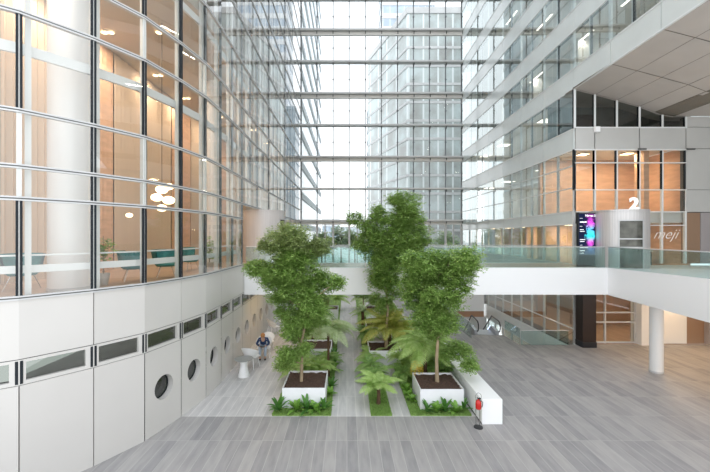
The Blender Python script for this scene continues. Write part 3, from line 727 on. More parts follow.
# pendant lamp and counter behind that glass
e = empty('pendant_light', (17.05, 20.9, 6.74), label='warm oval pendant lamp behind the glass right of the lift door', cat='pendant lamp')
g_ = MB(); g_.ball((0, 0, -.35), .26, 14, (1.3, 1, .5)); g_.build('shade', 'warm_lamp', e, smooth=True); t = MB(); t.tube([(0, 0, -.2), (0, 0, 0)], .01, 6); t.build('cord', 'black', e)
e = empty('counter', (17.6, 22.2, 4.06), label='pale counter with dark cabinets behind the glass under the handwritten sign', cat='counter')
b = MB(); b.box(-1.2, 1.2, -.3, .3, 0, .95); b.build('cabinet', 'dark_teal', e); b = MB(); b.box(-1.25, 1.25, -.35, .35, .95, 1.05); b.build('worktop', 'white_paint', e)
b = MB(); b.box(13.0, 19.4, 23.6, 23.8, 4.05, 6.75); struct('wall_shop_back', b, 'wood_orange')
lamp_area(16.8, 22, 6.6, .8, .5, 22)
b = MB(); b.box(13.6, 14.4, 0, .05, 12.45, 13.2)
e = empty('television', (13.95, 20.9, 12.35), label='dark television screen behind the uppermost dim window under the soffit', cat='television')
b = MB(); b.box(-.6, .6, 0, .06, .1, .8); b.build('screen', 'black', e); b = MB(); b.box(-.05, .05, .02, .08, -.35, .1); b.build('stand', 'black', e)
e = empty('emergency_light', (13.87, 19.82, 11.9), label='small white box emergency light on the grey panel band under the dark windows', cat='camera')  # emergency light box, modelled without a glow
b = MB(); b.box(-.13, .13, -.22, -.02, -.14, .16); b.build('housing', 'white_gloss', e, bevel=.02); b = MB(); b.box(-.04, .04, -.05, .03, -.04, .04); b.build('bracket', 'alu', e)
for x, s_ in ((16.35, 'left of the two along the white line'), (19.05, 'right of the two along the white line')):
    e = empty('wall_lamp', (x, 19.78, 10.8), label='small dark lamp on the frontal wall, '+s_, cat='wall lamp')
    b = MB(); b.tube([(-.22, -.12, .02), (.22, -.12, .02)], .045, 8); b.build('lamp_head', 'joint', e); b = MB(); b.box(-.03, .03, -.1, .02, -.02, .04); b.build('bracket', 'alu', e)

# ------------------------------------------------------------------ plinth wall, extinguisher
e = empty('plinth_bench', (4.62, 14.4, 0), label='long low white plinth running back along the right side of the planting', cat='plinth')
b = MB(); b.box(-.33, .33, -3.1, 3.1, 0, .80); b.build('body', 'white_gloss', e, bevel=.012)
b = MB(); b.box(-.335, -.325, -3.1, 3.1, 0, .05); b.build('shadow_gap', 'joint', e)
e = empty('fire_extinguisher', (4.12, 11.13, 0), label='red fire extinguisher on a stand against the near end of the white plinth', cat='fire extinguisher')
b = MB(); b.lathe([(.001, .57), (.075, .58), (.088, .61), (.088, .77), (.07, .83), (.03, .86), (.03, .89), (.001, .89)], (0, 0, 0), 20); b.build('cylinder', 'red', e, smooth=True)
b = MB(); b.tube([(.09*math.cos(a), 0, .97+.11*math.sin(a)) for a in [PI*2*k/20 for k in range(21)]], .009, 6); b.tube([(-.06, .05, 0), (-.06, .05, .92)], .012, 6); b.tube([(.06, .05, 0), (.06, .05, .92)], .012, 6); b.build('stand', 'chrome', e, smooth=True)
b = MB(); b.lathe([(.001, .0), (.14, .0), (.14, .02), (.001, .025)], (0, 0, 0), 20); b.build('base', 'black', e)
b = MB(); b.tube([(.02, -.02, .87), (.12, -.03, .81), (.12, -.03, .72), (.10, -.02, .64)], .012, 8); b.build('hose', 'black', e, smooth=True)
b = MB(); b.cbox((.02, 0, .91), (.13, .025, .03), 0, .25); b.cbox((.02, 0, .885), (.1, .025, .02)); b.build('lever', 'black', e)

# ------------------------------------------------------------------ escalator opening
def rail_box(pts, label): return railing(pts, label, 1.4, 0.0, .9, name='glass_railing')
railing([(VX0-.05, VY0+1.2), (VX0-.05, VY1)], 'clear glass railing along the left side of the escalator opening', 1.6, 0, .92)
railing([(9.56, VY0-.06), (12.2, VY0-.06)], 'short clear glass railing at the near edge of the escalator opening', 1.8, 0, .80)
def escalator(x, y0, y1, ztop, zbot, label):
    e = empty('escalator', (x, y1, ztop), label=label, cat='escalator')
    L_ = y1-y0; dz = zbot-ztop; st = MB(); n = 18
    for k in range(n):
        ya = -1.2-(L_-1.2)*k/n; st.box(-.5, .5, ya-(L_-1.2)/n, ya, dz*(k+1)/n-.1, dz*(k+1)/n)
    st.box(-.5, .5, -1.2, 0, -.1, -.005); st.build('steps', 'escalator_steel', e)
    for s_ in (-1, 1):
        k_ = MB(); xs = s_*.62
        k_.prism([(0, 0)]*0 or [(xs-.1, -L_), (xs+.1, -L_), (xs+.1, -1.2), (xs-.1, -1.2)], dz-.3, dz-.3+.01)
        pts = [(-1.2, 0), (-L_, dz)]
        i0 = len(k_.v)
        for xx in (xs-.09, xs+.09):
            k_.v += [(xx, 0, -.3), (xx, -1.2, -.3), (xx, -L_, dz-.3), (xx, -L_, dz+.25), (xx, -1.2, .25), (xx, 0, .25)]
        k_.f += [(i0, i0+1, i0+2, i0+3, i0+4, i0+5), tuple(i0+6+q for q in (5, 4, 3, 2, 1, 0))] + [(i0+q, i0+(q+1) % 6, i0+6+(q+1) % 6, i0+6+q) for q in range(6)]; k_.m += [0]*8
        k_.build('skirt', 'escalator_steel', e)
        g_ = MB(); g_.quad((xs, .25, .25), (xs, -1.2, .25), (xs, -L_, dz+.25), (xs, -L_, dz+.9), (xs, -1.2, .9), (xs, .25, .9)); g_.build('balustrade', 'glass_rail', e)
        h = MB(); arc = [(xs, .25+.32*math.sin(a), .58+.32*math.cos(a)) for a in [PI*k/8 for k in range(9)]][::-1]
        h.tube(arc+[(xs, -1.2, .9), (xs, -L_, dz+.9)], .035, 8); h.build('handrail', 'black', e, smooth=True)
        l_ = MB(); l_.tube([(xs-.1*s_, -1.2, .27), (xs-.1*s_, -L_, dz+.27)], .02, 6); l_.build('light_strip', 'led', e)
    return e
es = escalator(8.5, 13.3, 21.6, 0.0, -4.9, 'escalator leading down through the floor opening beside the right facade')
es.rotation_euler.z = PI-.12
railing([(9.55, 19.6), (9.55, 21.5)], 'clear glass railing beside the escalator landing', 1.9, 0, .92)
b = MB(); b.box(7.36, 12.7, 32.9, 33.04, -.97, .85); struct('wall_far_white', b, 'white_paint')
b = MB(); b.box(7.36, 12.7, 32.95, 33.04, -1.5, -.97); struct('wall_far_brown', b, 'brick_brown')

# ------------------------------------------------------------------ planting beds
BED = [(-2.5, -.533, 11.83, 34), (.80, 1.50, 11.83, 34), (2.13, 4.15, 11.83, 34)]
PLANTERS = [(-1.5, 13.1, 1.5, 1.6, 0), (3.27, 12.95, 1.5, 1.5, 0), (1.78, 17.05, 1.5, 1.5, 0), (-1.5, 17.3, 1.5, 1.5, 0), (1.9, 21.6, 1.5, 1.5, 0), (-1.5, 21.6, 1.5, 1.5, 0), (2.1, 26.2, 1.4, 1.5, 0), (-1.4, 26.2, 1.5, 1.5, 0)]
def in_planter(x, y, m=.03): return any(abs(x-p[0]) < p[2]/2+m and abs(y-p[1]) < p[3]/2+m for p in PLANTERS)
for k, (x0, x1, y0, y1) in enumerate(BED):
    b = MB(); b.mi = 0; b.box(x0, x1, y0, y1, 0.002, .03); b.mi = 1
    ymax = 20; area = (x1-x0)*(ymax-y0); n = int(area*1500)
    for _ in range(n):
        t = random.random()**1.5; x = x0+(x1-x0)*random.random(); y = y0+(ymax-y0)*t
        if in_planter(x, y): continue
        h = .03+.045*random.random(); a = random.random()*PI; wx, wy = .010*math.cos(a), .010*math.sin(a); lx, ly = (random.random()-.5)*.05, (random.random()-.5)*.05
        b.quad((x-wx, y-wy, .028), (x+wx, y+wy, .028), (x+lx, y+ly, .03+h))
    o = b.build('lawn', ['grass_base', 'grass_blade'])
    tag(o, ('short green grass around the left row of planters', 'narrow strip of green grass with ferns beside the middle path', 'short green grass around the right row of planters by the plinth')[k], 'grass', kind='stuff')
PL = ['white square planter with the left tree at the front of the garden', 'white square planter with the right tree beside the long plinth', 'white square planter holding the tall middle tree in front of the footbridge', 'white square planter behind the left tree, half hidden by ferns', 'white square planter under the footbridge on the right of the path', 'white square planter under the footbridge on the left of the path', 'white square planter far back on the right of the path', 'white square planter far back on the left of the path']
for (x, y, wx, wy, _), lab in zip(PLANTERS, PL):
    e = empty('planter', (x, y, .03), label=lab, cat='planter'); th = .03; h = .70
    b = MB(); X, Y = wx/2, wy/2
    b.box(-X, X, -Y, -Y+th, 0, h); b.box(-X, X, Y-th, Y, 0, h); b.box(-X, -X+th, -Y+th, Y-th, 0, h); b.box(X-th, X, -Y+th, Y-th, 0, h); b.build('planter_box', 'planter', e)
    s_ = MB(); n = 14
    for i in range(n):
        for j in range(n):
            u = lambda q: -X+th+(wx-2*th)*q/n; v = lambda q: -Y+th+(wy-2*th)*q/n; hh = lambda a, c_: .635+.02*math.sin(a*1.7+c_*2.3)+.012*math.sin(a*4.1-c_*3)
            s_.quad((u(i), v(j), hh(i, j)), (u(i+1), v(j), hh(i+1, j)), (u(i+1), v(j+1), hh(i+1, j+1)), (u(i), v(j+1), hh(i, j+1)))
    s_.build('soil', 'soil', e, smooth=True)

# ------------------------------------------------------------------ trees
def sprays(clusters, per, leaf, keep=None, spread=.16, flat=.8, nl=13):
    cs = []
    for (cx, cy, cz, rx, ry, rz) in clusters:
        n = int(per*(rx*ry+ry*rz+rx*rz)/3*4); nb = 18; u = lambda m_: (lambda d: d/np.linalg.norm(d, axis=1)[:, None])(RNG.normal(size=(m_, 3)))
        d = u(nb); rr = (.40+.50*RNG.random(nb))[:, None]                    # a crown is a heap of smaller rounded tufts
        bc = np.array([cx, cy, cz])+d*rr*np.array([rx, ry, rz]); br = (.36+.18*RNG.random(nb))*(rx*ry*rz)**(1/3)*1.15
        k = RNG.integers(nb, size=n); d = u(n); g = br[k]*RNG.random(n)**.5
        cs.append(bc[k]+d*g[:, None]*np.array([1.15, 1, .85]))
    c_ = np.concatenate(cs)
    if keep: c_ = c_[keep(c_)]
    n = len(c_); hd = RNG.random(n)*2*PI; z0 = np.zeros(n)
    fd = np.stack([np.cos(hd), np.sin(hd), -.25-.3*RNG.random(n)], 1)[:, None, :]; sd = np.stack([-np.sin(hd), np.cos(hd), z0], 1)[:, None, :]
    t = (np.arange(nl)/nl)[None, :, None]; side = np.where(np.arange(nl) % 2, 1, -1)[None, :, None]
    p = c_[:, None, :]+fd*spread*(t-.3)*1.6+RNG.normal(size=(n, nl, 3))*.02
    ld = sd*side*.9+fd*.5; ld = ld/np.linalg.norm(ld, axis=2)[:, :, None]; ld[:, :, 2] += (RNG.random((n, nl))-.5)*.8
    L_ = leaf*(.7+.6*RNG.random((n, nl)))[:, :, None]; pw = np.cross(ld, np.array([0, 0, 1.]))+RNG.normal(size=(n, nl, 3))*.35; pw /= np.linalg.norm(pw, axis=2)[:, :, None]+1e-6
    V = np.stack([p, p+ld*L_*.5+pw*L_*.26, p+ld*L_, p+ld*L_*.5-pw*L_*.26], 2).reshape(-1, 3)
    return V, np.arange(len(V)).reshape(-1, 4)
def leaf_mesh(V, F, O, m):
    me = bpy.data.meshes.new('foliage'); me.from_pydata((V-np.array(O)).tolist(), [], F.tolist()); me.materials.append(M[m]); return me
def tree(loc, trunk, branches, clusters, label, leafm='leaf_tree', per=46, leaf=.085, keep=None, name='tree', olive=None, spread=.16):
    e = empty(name, loc, label=label, cat='tree'); O = Vector(loc)
    t = MB(); t.tube([Vector(p)-O for p in trunk[0]], trunk[1], 10); t.build('trunk', 'bark', e, smooth=True)
    for pts, rad in branches:
        t = MB(); t.tube([Vector(p)-O for p in pts], rad, 7); t.build('branch', 'bark', e, smooth=True)
    for cl, mm in ((clusters, leafm), (olive or [], 'leaf_olive')):
        if not cl: continue
        V, F = sprays(cl, per, leaf, keep, spread)
        addmesh('foliage', leaf_mesh(V, F, tuple(O), mm), e)
    return e
def px_clusters(Y, lst, depth=1.0):
    k = 355/Y; out = []
    for i, (cx, cy_, rx, ry) in enumerate(lst):
        out.append(((cx-347)/k, Y+depth*(((i*37) % 7)/7-.5)*1.0, 6+(236-cy_)/k, rx/k*.98, max(rx, ry)/k*.75, ry/k*1.12))
    return out
def limbs(trunk_pts, clusters, nmax=9, r0=.035):
    out = []
    for c_ in clusters[:nmax]:
        tgt = Vector(c_[:3]); best = min(trunk_pts, key=lambda p: abs(p[2]-(tgt.z-.6))); s_ = Vector(best)
        mid = (s_+tgt)/2+Vector((0, 0, -.12)); out.append(([s_, mid, tgt], [r0, r0*.7, .010]))
    return out
# left tree
cl = px_clusters(13.1, [(280, 268, 23, 12), (258, 268, 15, 8), (302, 268, 22, 14), (322, 282, 20, 9), (337, 280, 8, 7), (298, 290, 26, 13), (284, 297, 14, 10), (312, 302, 16, 10), (300, 316, 18, 10), (283, 312, 9, 8), (296, 334, 14, 9), (291, 350, 12, 9), (283, 362, 8, 8), (316, 320, 11, 8), (305, 345, 9, 7), (296, 256, 24, 10), (290, 280, 18, 10), (306, 310, 16, 10), (293, 325, 12, 9), (272, 282, 12, 8)])
ol = px_clusters(13.1, [(290, 241, 30, 14), (272, 243, 14, 9), (320, 246, 12, 11), (305, 250, 20, 10)])
tp = [(-1.68, 13.05, .66), (-1.66, 13.05, 1.3), (-1.70, 13.08, 2.0), (-1.55, 13.1, 2.7), (-1.78, 13.1, 3.5), (-1.65, 13.1, 4.3), (-1.9, 13.1, 5.2), (-1.95, 13.1, 5.8)]
tree((-1.68, 13.05, .66), (tp, [.065, .055, .05, .045, .04, .035, .028, .015]), limbs(tp, cl+ol, 12), cl, 'tall layered green tree growing in the front left planter', olive=ol, per=430, leaf=.078)
# right tree
cl = px_clusters(13.0, [(446, 261, 32, 15), (420, 263, 18, 15), (466, 264, 14, 12), (430, 282, 26, 15), (456, 284, 15, 9), (413, 283, 12, 13), (430, 303, 21, 12), (444, 318, 14, 10), (424, 320, 15, 11), (437, 334, 9, 8), (457, 352, 17, 9), (466, 360, 10, 7), (410, 300, 9, 9), (440, 272, 26, 12), (438, 294, 22, 11), (426, 310, 18, 10), (436, 327, 12, 9)])
tp = [(3.3, 13.0, .66), (3.28, 13.0, 1.5), (3.33, 13.0, 2.3), (3.2, 13.0, 3.1), (3.25, 13.0, 3.9), (3.35, 13.0, 4.6), (3.6, 13.0, 5.2)]
tree((3.3, 13.0, .66), (tp, [.075, .06, .055, .05, .04, .03, .02]), limbs(tp, cl, 10), cl, 'broad bright green tree growing in the right planter by the plinth', per=430, leaf=.078)
# middle tree
cl = px_clusters(16.7, [(407, 208, 21, 13), (400, 199, 13, 8), (355, 216, 9, 8), (385, 229, 26, 14), (412, 234, 20, 12), (372, 243, 18, 14), (398, 252, 26, 16), (383, 268, 18, 13), (377, 283, 11, 11), (395, 288, 13, 12), (386, 305, 11, 8), (368, 232, 10, 9), (378, 214, 14, 9), (421, 246, 12, 9), (405, 220, 20, 12), (392, 240, 28, 13), (390, 262, 22, 12), (384, 278, 16, 11), (364, 222, 9, 8)], .3)
tp = [(1.88, 17.0, .66), (1.88, 16.95, 1.6), (1.93, 16.8, 2.5), (1.85, 16.7, 3.5), (2.0, 16.7, 4.8), (2.1, 16.7, 6.0), (2.4, 16.7, 7.3)]
kp = lambda p: ~((p[:, 1] > 17.6) & (p[:, 2] > 2.9) & (p[:, 2] < 5.6))
tree((1.88, 17.0, .66), (tp, [.085, .07, .06, .055, .05, .035, .02]), limbs(tp, cl, 12), cl, 'tallest tree, rising in front of the footbridge from the middle planter', per=250, keep=kp)
# trees outside the end wall and young trees beneath the bridge
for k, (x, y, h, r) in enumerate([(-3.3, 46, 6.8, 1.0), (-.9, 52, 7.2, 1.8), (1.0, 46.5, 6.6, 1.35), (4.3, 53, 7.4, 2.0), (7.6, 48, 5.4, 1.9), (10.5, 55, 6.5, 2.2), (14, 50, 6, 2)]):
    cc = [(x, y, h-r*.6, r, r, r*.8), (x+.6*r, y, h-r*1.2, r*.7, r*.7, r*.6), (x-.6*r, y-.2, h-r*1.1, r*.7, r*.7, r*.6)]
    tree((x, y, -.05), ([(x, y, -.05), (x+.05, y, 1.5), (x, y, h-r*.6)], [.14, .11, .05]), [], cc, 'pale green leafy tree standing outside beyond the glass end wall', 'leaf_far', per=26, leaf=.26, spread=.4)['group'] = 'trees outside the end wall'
for k, (x, y, h, lab) in enumerate([(1.9, 21.6, 2.9, 'small light green tree in the planter under the footbridge right of the path'), (-1.6, 21.8, 2.8, 'dark leafed young tree in the planter under the footbridge left of the path'), (1.2, 26.0, 2.6, 'slender young tree far back beside the path'), (-1.4, 26.3, 3.0, 'young leafy tree in the far left planter'), (2.2, 26.3, 3.0, 'young leafy tree in the far right planter')]):
    zb = .66 if in_planter(x, y) else .03
    cc = [(x, y, h-.5, .55, .55, .4), (x+.3, y-.1, h-.9, .4, .4, .3), (x-.3, y, h-.8, .4, .4, .3)]
    tree((x, y, zb), ([(x, y, zb), (x+.03, y, h-.5)], [.04, .02]), [], cc, lab, 'leaf_tree' if k != 0 else 'fern_light', per=170, leaf=.09)

# ------------------------------------------------------------------ ferns
def frond_mesh(name, m, L=1.0, W=.26, rise=.45, droop=.75, n=24):
    b = MB(); pts = []
    for k in range(n+1):
        t = k/n; pts.append(Vector((L*(t*.92), 0, rise*L*t*1.4-droop*L*t*t)))
    b.tube(pts, [.010*(1-t/n*.8) for t in range(n+1)], 4)
    for k in range(2, n):
        t = k/n; p = pts[k]; tg = (pts[k+1]-pts[k-1]).normalized(); wd = W*math.sin(PI*min(1, (.12+.88*t)))**.7*(1.05-.35*t)
        for s_ in (-1, 1):
            dr = (Vector((0, s_, 0))*.9+tg*.45).normalized(); e_ = p+dr*wd+Vector((0, 0, -.25*wd)); mid = p+dr*wd*.5+Vector((0, 0, .02*wd)); hw = L/n*.46
            b.quad(p-tg*hw*.6, mid-tg*hw, e_, mid+tg*hw, p+tg*hw*.6)
    return b.mesh(name, m)
FM = {}
def fern(x, y, z0, zc, L, m, n, label, name='fern', trunk=0, droop=.75, group=None, spin=0):
    key = (m, droop)
    if key not in FM: FM[key] = frond_mesh('frond', m, 1.0, .29, .44, droop, 26)
    e = empty(name, (x, y, z0), label=label, cat='fern')
    if group: e['group'] = group
    if trunk:
        t = MB(); H = zc-z0; t.tube([(0, 0, -.02), (.01, 0, H*.5), (0, 0, H)], [trunk*1.2, trunk*.85, trunk], 10); t.build('trunk', 'fern_bark', e, smooth=True)
    for k in range(n):
        a = 2*PI*k/n+spin+random.uniform(-.15, .15); s_ = L*random.uniform(.82, 1.08); tilt = random.uniform(-.30, .22) - (.35 if k % 3 == 0 else 0)
        addmesh('frond', FM[key], e, (0, 0, zc-z0), (random.uniform(-.2, .2), tilt, a), (s_, s_*1.05, s_))
    return e
fern(-.80, 15.1, .03, 2.0, 1.5, 'fern_pale', 20, 'pale green tree fern with dark double trunk behind the front left planter', 'tree_fern', .06, .85)
fern(2.1, 17.45, .68, 1.45, 1.85, 'fern_gold', 24, 'golden green fern with long fronds around the middle tree', 'tree_fern', .08, .7)
fern(3.2, 14.55, .03, 1.55, 1.75, 'fern_light', 24, 'large light green tree fern between the right planter and the one behind', 'tree_fern', .08, .8)
fern(1.12, 12.6, .03, .68, .95, 'fern_light', 22, 'bright light green fern at the front end of the narrow grass strip', 'fern', .07, .62)
FL = [(1.12, 14.4, .35, .85, 'fern_dark', 'dense dark green fern in the narrow strip behind the bright one'),
      (1.0, 15.4, .4, .8, 'fern_dark', 'dark green fern in the narrow strip in front of the middle planter'),
      (-1.9, 14.5, .5, .95, 'fern_light', 'light green fern just behind the front left planter, left side'),
      (-1.2, 14.7, .55, .95, 'fern_light', 'light green fern just behind the front left planter, under the tree fern'),
      (2.35, 14.6, .4, .85, 'fern_dark', 'dark green fern left of the large tree fern on the right bed'),
      (2.45, 15.9, .45, .8, 'fern_light', 'light green fern between the right tree fern and the middle planter'),
      (3.7, 15.6, .6, 1.1, 'fern_light', 'light green fern beside the plinth behind the right planter'),
      (-2.2, 15.9, .5, .9, 'fern_pale', 'pale fern at the left edge of the bed behind the front left planter'),
      (-.8, 19.2, .8, 1.1, 'fern_pale', 'pale fern left of the path under the near edge of the footbridge'),
      (1.1, 19.6, .6, .9, 'fern_dark', 'dark fern right of the path under the near edge of the footbridge'),
      (3.4, 18.6, .6, 1.1, 'fern_light', 'light fern by the far end of the white plinth'),
      (-2.1, 15.0, .45, .8, 'fern_light', 'light fern left of the pale tree fern, at the edge of the bed'),
      (3.9, 14.6, .5, .85, 'fern_dark', 'dark fern pressed between the right planter and the white plinth'),
      (1.15, 16.6, .4, .8, 'fern_light', 'light fern in the narrow strip beside the middle planter'),
      (-.9, 16.0, .45, .8, 'fern_dark', 'dark fern behind the pale tree fern beside the path'),
      (2.9, 20.0, .7, 1.1, 'fern_light', 'light fern under the near edge of the bridge right of the middle planter'),
      (-1.9, 19.3, .7, 1.0, 'fern_light', 'light fern under the near edge of the bridge left of the path'),
      (1.15, 24.2, .6, 1.0, 'fern_light', 'light fern far back in the narrow strip under the bridge'),
      (-.9, 28.5, .9, 1.3, 'fern_light', 'light fern beyond the far planters left of the path'),
      (1.3, 29.0, .9, 1.3, 'fern_pale', 'pale fern beyond the far planters right of the path'),
      (2.9, 23.8, .7, 1.1, 'fern_dark', 'dark fern under the bridge behind the right planters'),
      (-1.8, 24.0, .7, 1.1, 'fern_dark', 'dark fern under the bridge behind the left planters')]
for k, (x, y, zc, L, m, lab) in enumerate(FL): fern(x, y, .03, zc, L*1.08, m, 17, lab, spin=k*.7, trunk=.05)
fern(.98, 22.3, .03, 1.25, 1.0, 'fern_pale', 12, 'small tree fern with black trunk beside the path under the footbridge', 'tree_fern', .1, .7)
# broad leaved plants
def broad_mesh(m, n, L, W, seed):
    r = random.Random(seed); b = MB()
    for k in range(n):
        a = 2*PI*k/n*1.0+r.uniform(-.3, .3); up = r.uniform(.35, 1.35); l_ = L*r.uniform(.7, 1.1); d = Vector((math.cos(a), math.sin(a), 0)); s_ = Vector((-math.sin(a), math.cos(a), 0)); pv = []
        for q in range(6):
            t = q/5; p = d*(l_*t*math.cos(up)+.15*l_*t*t)+Vector((0, 0, l_*(t*math.sin(up)-.28*t*t))); w_ = W*math.sin(PI*(.08+.9*t))**.8
            pv.append((p-s_*w_+Vector((0, 0, .3*w_)), p, p+s_*w_+Vector((0, 0, .3*w_))))
        i0 = len(b.v)
        for row in pv: b.v += [tuple(v) for v in row]
        for q in range(5):
            for c_ in (0, 1): i = i0+q*3+c_; b.f.append((i, i+1, i+4, i+3)); b.m.append(0)
    return b.mesh('leafy_plant', m, True)
BM_ = [broad_mesh('leaf_broad', 15, .58, .062, s_) for s_ in (1, 2)] + [broad_mesh('leaf_lime', 17, .36, .07, s_) for s_ in (3, 4)]
BL = [(-2.32, 12.12, 0, 1.05, 'upright dark broad-leaved plant at the left corner of the front left planter'),
      (-1.72, 12.1, 2, 1.2, 'bright bushy low plant before the front left planter, left of the middle'),
      (-1.38, 12.12, 0, 1.0, 'upright dark broad-leaved plant at the middle of the front left planter'),
      (-1.05, 12.08, 3, 1.2, 'bright bushy low plant before the front left planter, right of the middle'),
      (-.80, 12.15, 1, .85, 'upright dark broad-leaved plant at the right corner of the front left planter'),
      (-.62, 13.3, 3, .95, 'bright leafy plant between the front left planter and the path'),
      (-.60, 14.0, 0, .75, 'dark leafy plant beside the path behind the front left planter'),
      (2.72, 12.0, 1, .75, 'dark leafy plant at the left of the front of the right planter'),
      (3.02, 11.98, 2, 1.1, 'bright bushy plant before the right planter, second from its left corner'),
      (3.32, 12.02, 0, 1.05, 'upright dark broad-leaved plant at the middle of the right planter'),
      (3.68, 12.0, 3, 1.15, 'bright bushy plant before the right planter, near its right corner'),
      (4.0, 12.2, 1, .75, 'dark leafy plant between the right planter and the fire extinguisher'),
      (2.32, 12.75, 2, .9, 'low lime plant left of the right planter, nearest the paving'),
      (2.28, 13.15, 3, .9, 'low lime plant left of the right planter, second from the paving'),
      (2.3, 13.6, 2, .9, 'low lime plant left of the right planter, third from the paving'),
      (2.27, 14.0, 3, .85, 'low lime plant left of the right planter, beside its back corner'),
      (-.62, 16.2, 0, 1.0, 'dark leafy shrub beside the path behind the pale tree fern'),
      (-.60, 15.6, 2, 1.3, 'bright leafy shrub beside the path next to the pale tree fern trunk'),
      (-.64, 17.0, 1, 1.2, 'dark broad-leaved shrub beside the path near the footbridge')]
for k, (x, y, v, s_, lab) in enumerate(BL):
    o = addmesh('leafy_plant', BM_[v], None, (x, y, .03), (0, 0, k*1.3), (s_*.92, s_*.92, s_*1.3)); tag(o, lab, 'plant', 'low leafy plants of the beds')
# dead yellow fronds
FM[('yellow_leaf', .9)] = frond_mesh('frond', 'yellow_leaf', 1.0, .3, .3, 1.3, 14)
e = empty('yellow_plant', (2.72, 13.83, .03), label='small bright yellow drooping plant behind the right planter', cat='plant')
for k in range(9): addmesh('frond', FM[('yellow_leaf', .9)], e, (0, 0, 1.12), (0, .35, k*.7), .48)
t = MB(); t.tube([(0, 0, 0), (0, 0, 1.12)], .02, 6); t.build('stem', 'bark', e)
# potted plants in the lobby
for (x, y, lab) in ((-7.55, 11.0, 'slim potted plant standing in the lobby left of the teal armchairs'), (-6.05, 15.6, 'slim potted plant in the lobby near the footbridge end')):
    e = empty('potted_plant', (x, y, 4.5), label=lab, cat='plant')
    b = MB(); b.lathe([(.001, 0), (.13, 0), (.18, .35), (.15, .35), (.15, .3), (.001, .3)], (0, 0, 0), 18); b.build('pot', 'plant_pot', e, smooth=True)
    b = MB(); b.tube([(0, 0, .3), (.02, 0, 1.0), (0, 0, 1.5)], [.02, .015, .008], 6); b.build('stem', 'bark', e)
    V, F = sprays([(0, 0, 1.15, .25, .25, .55), (.05, 0, .7, .2, .2, .25)], 45, .13); addmesh('foliage', leaf_mesh(V, F, (0, 0, 0), 'leaf_tree'), e)

# ------------------------------------------------------------------ white chairs and tables
def shell_chair():
    e = empty('chair', (0, 0, 0)); b = MB(); n = 14; rows = []
    # one moulded shell: seat curving into arms and backrest; faces -Y
    for j in range(9):
        t = j/8; row = []
        for i in range(n+1):
            a = PI*(-.02+1.04*i/n); ca, sa = math.cos(a), math.sin(a)
            r = .10+.24*t; hgt = .43+(t**2.2)*(.24+.20*max(0, sa))
            row.append((r*ca*1.05, -.06+r*sa*1.0, hgt))
        rows.append(row)
    for th in (0, .02):
        i0 = len(b.v)
        for row in rows: b.v += [(x, y, z-th) for x, y, z in row]
        for j in range(8):
            for i in range(n): a = i0+j*(n+1)+i; b.f.append((a, a+1, a+n+2, a+n+1)); b.m.append(0)
    b.cbox((0, -.13, .435), (.60, .34, .025)); b.build('shell', 'white_gloss', e, smooth=True)
    for sx_, sy in ((1, 1), (1, -1), (-1, 1), (-1, -1)):
        t = MB(); t.tube([(sx_*.2, sy*.18-.06, .44), (sx_*.27, sy*.24-.06, 0)], [.014, .011], 6); t.build('leg', 'white_gloss', e)
    return e
CH = [(-4.42, 16.15, 0, 1.15, 2.9, 'white moulded armchair beside the small grey-topped table, nearest the camera'),
      (-4.15, 17.75, 0, 1.1, .15, 'white armchair that the seated person occupies'),
      (-4.2, 18.95, 0, .95, .3, 'white moulded armchair just behind the seated person'),
      (-4.55, 21.6, 0, 1.15, 2.2, 'white moulded armchair under the footbridge, left of the far white table'),
      (-3.2, 22.6, 0, 1.15, 3.6, 'white moulded armchair under the footbridge, right of the far white table')]
pr = shell_chair()
for k, (x, y, z, s_, rz, lab) in enumerate(CH):
    o = pr if k == 0 else copy_tree(pr)
    o.location = (x, y, z); o.rotation_euler.z = rz; o.scale = (s_,)*3; tag(o, lab, 'chair', 'white moulded armchairs along the left wall')
def cafe_table(x, y, lab, top='table_grey'):
    e = empty('side_table', (x, y, 0), label=lab, cat='table')
    b = MB(); b.lathe([(.001, .72), (.36, .72), (.39, .735), (.39, .755), (.001, .76)], (0, 0, 0), 36); b.build('tabletop', top, e, smooth=True)
    b = MB(); b.lathe([(.001, 0), (.24, 0), (.245, .02), (.19, .25), (.145, .5), (.17, .72), (.001, .72)], (0, 0, 0), 28); b.build('pedestal', 'white_gloss', e, smooth=True)
cafe_table(-4.42, 15.2, 'small round table with grey top and flared white pedestal by the left wall')
cafe_table(-3.85, 22.1, 'far round white table under the footbridge near the left wall', 'white_gloss')

# ------------------------------------------------------------------ seated person
def skin_obj(name, pts, edges, radii, m, parent, sub=2):
    me = bpy.data.meshes.new(name); me.from_pydata(pts, edges, []); me.materials.append(M[m])
    o = bpy.data.objects.new(name, me); C.objects.link(o); o.parent = parent
    sk = o.modifiers.new('skin', 'SKIN'); sk.use_smooth_shade = True
    for v, r in zip(me.skin_vertices[0].data, radii): v.radius = (r, r) if not isinstance(r, tuple) else r
    me.skin_vertices[0].data[0].use_root = True
    ss = o.modifiers.new('sub', 'SUBSURF'); ss.levels = sub; ss.render_levels = sub
    return o
e = empty('person', (-4.15, 17.62, 0), .15, label='person with ginger hair in navy top and pale trousers, seated bent forward', cat='person')
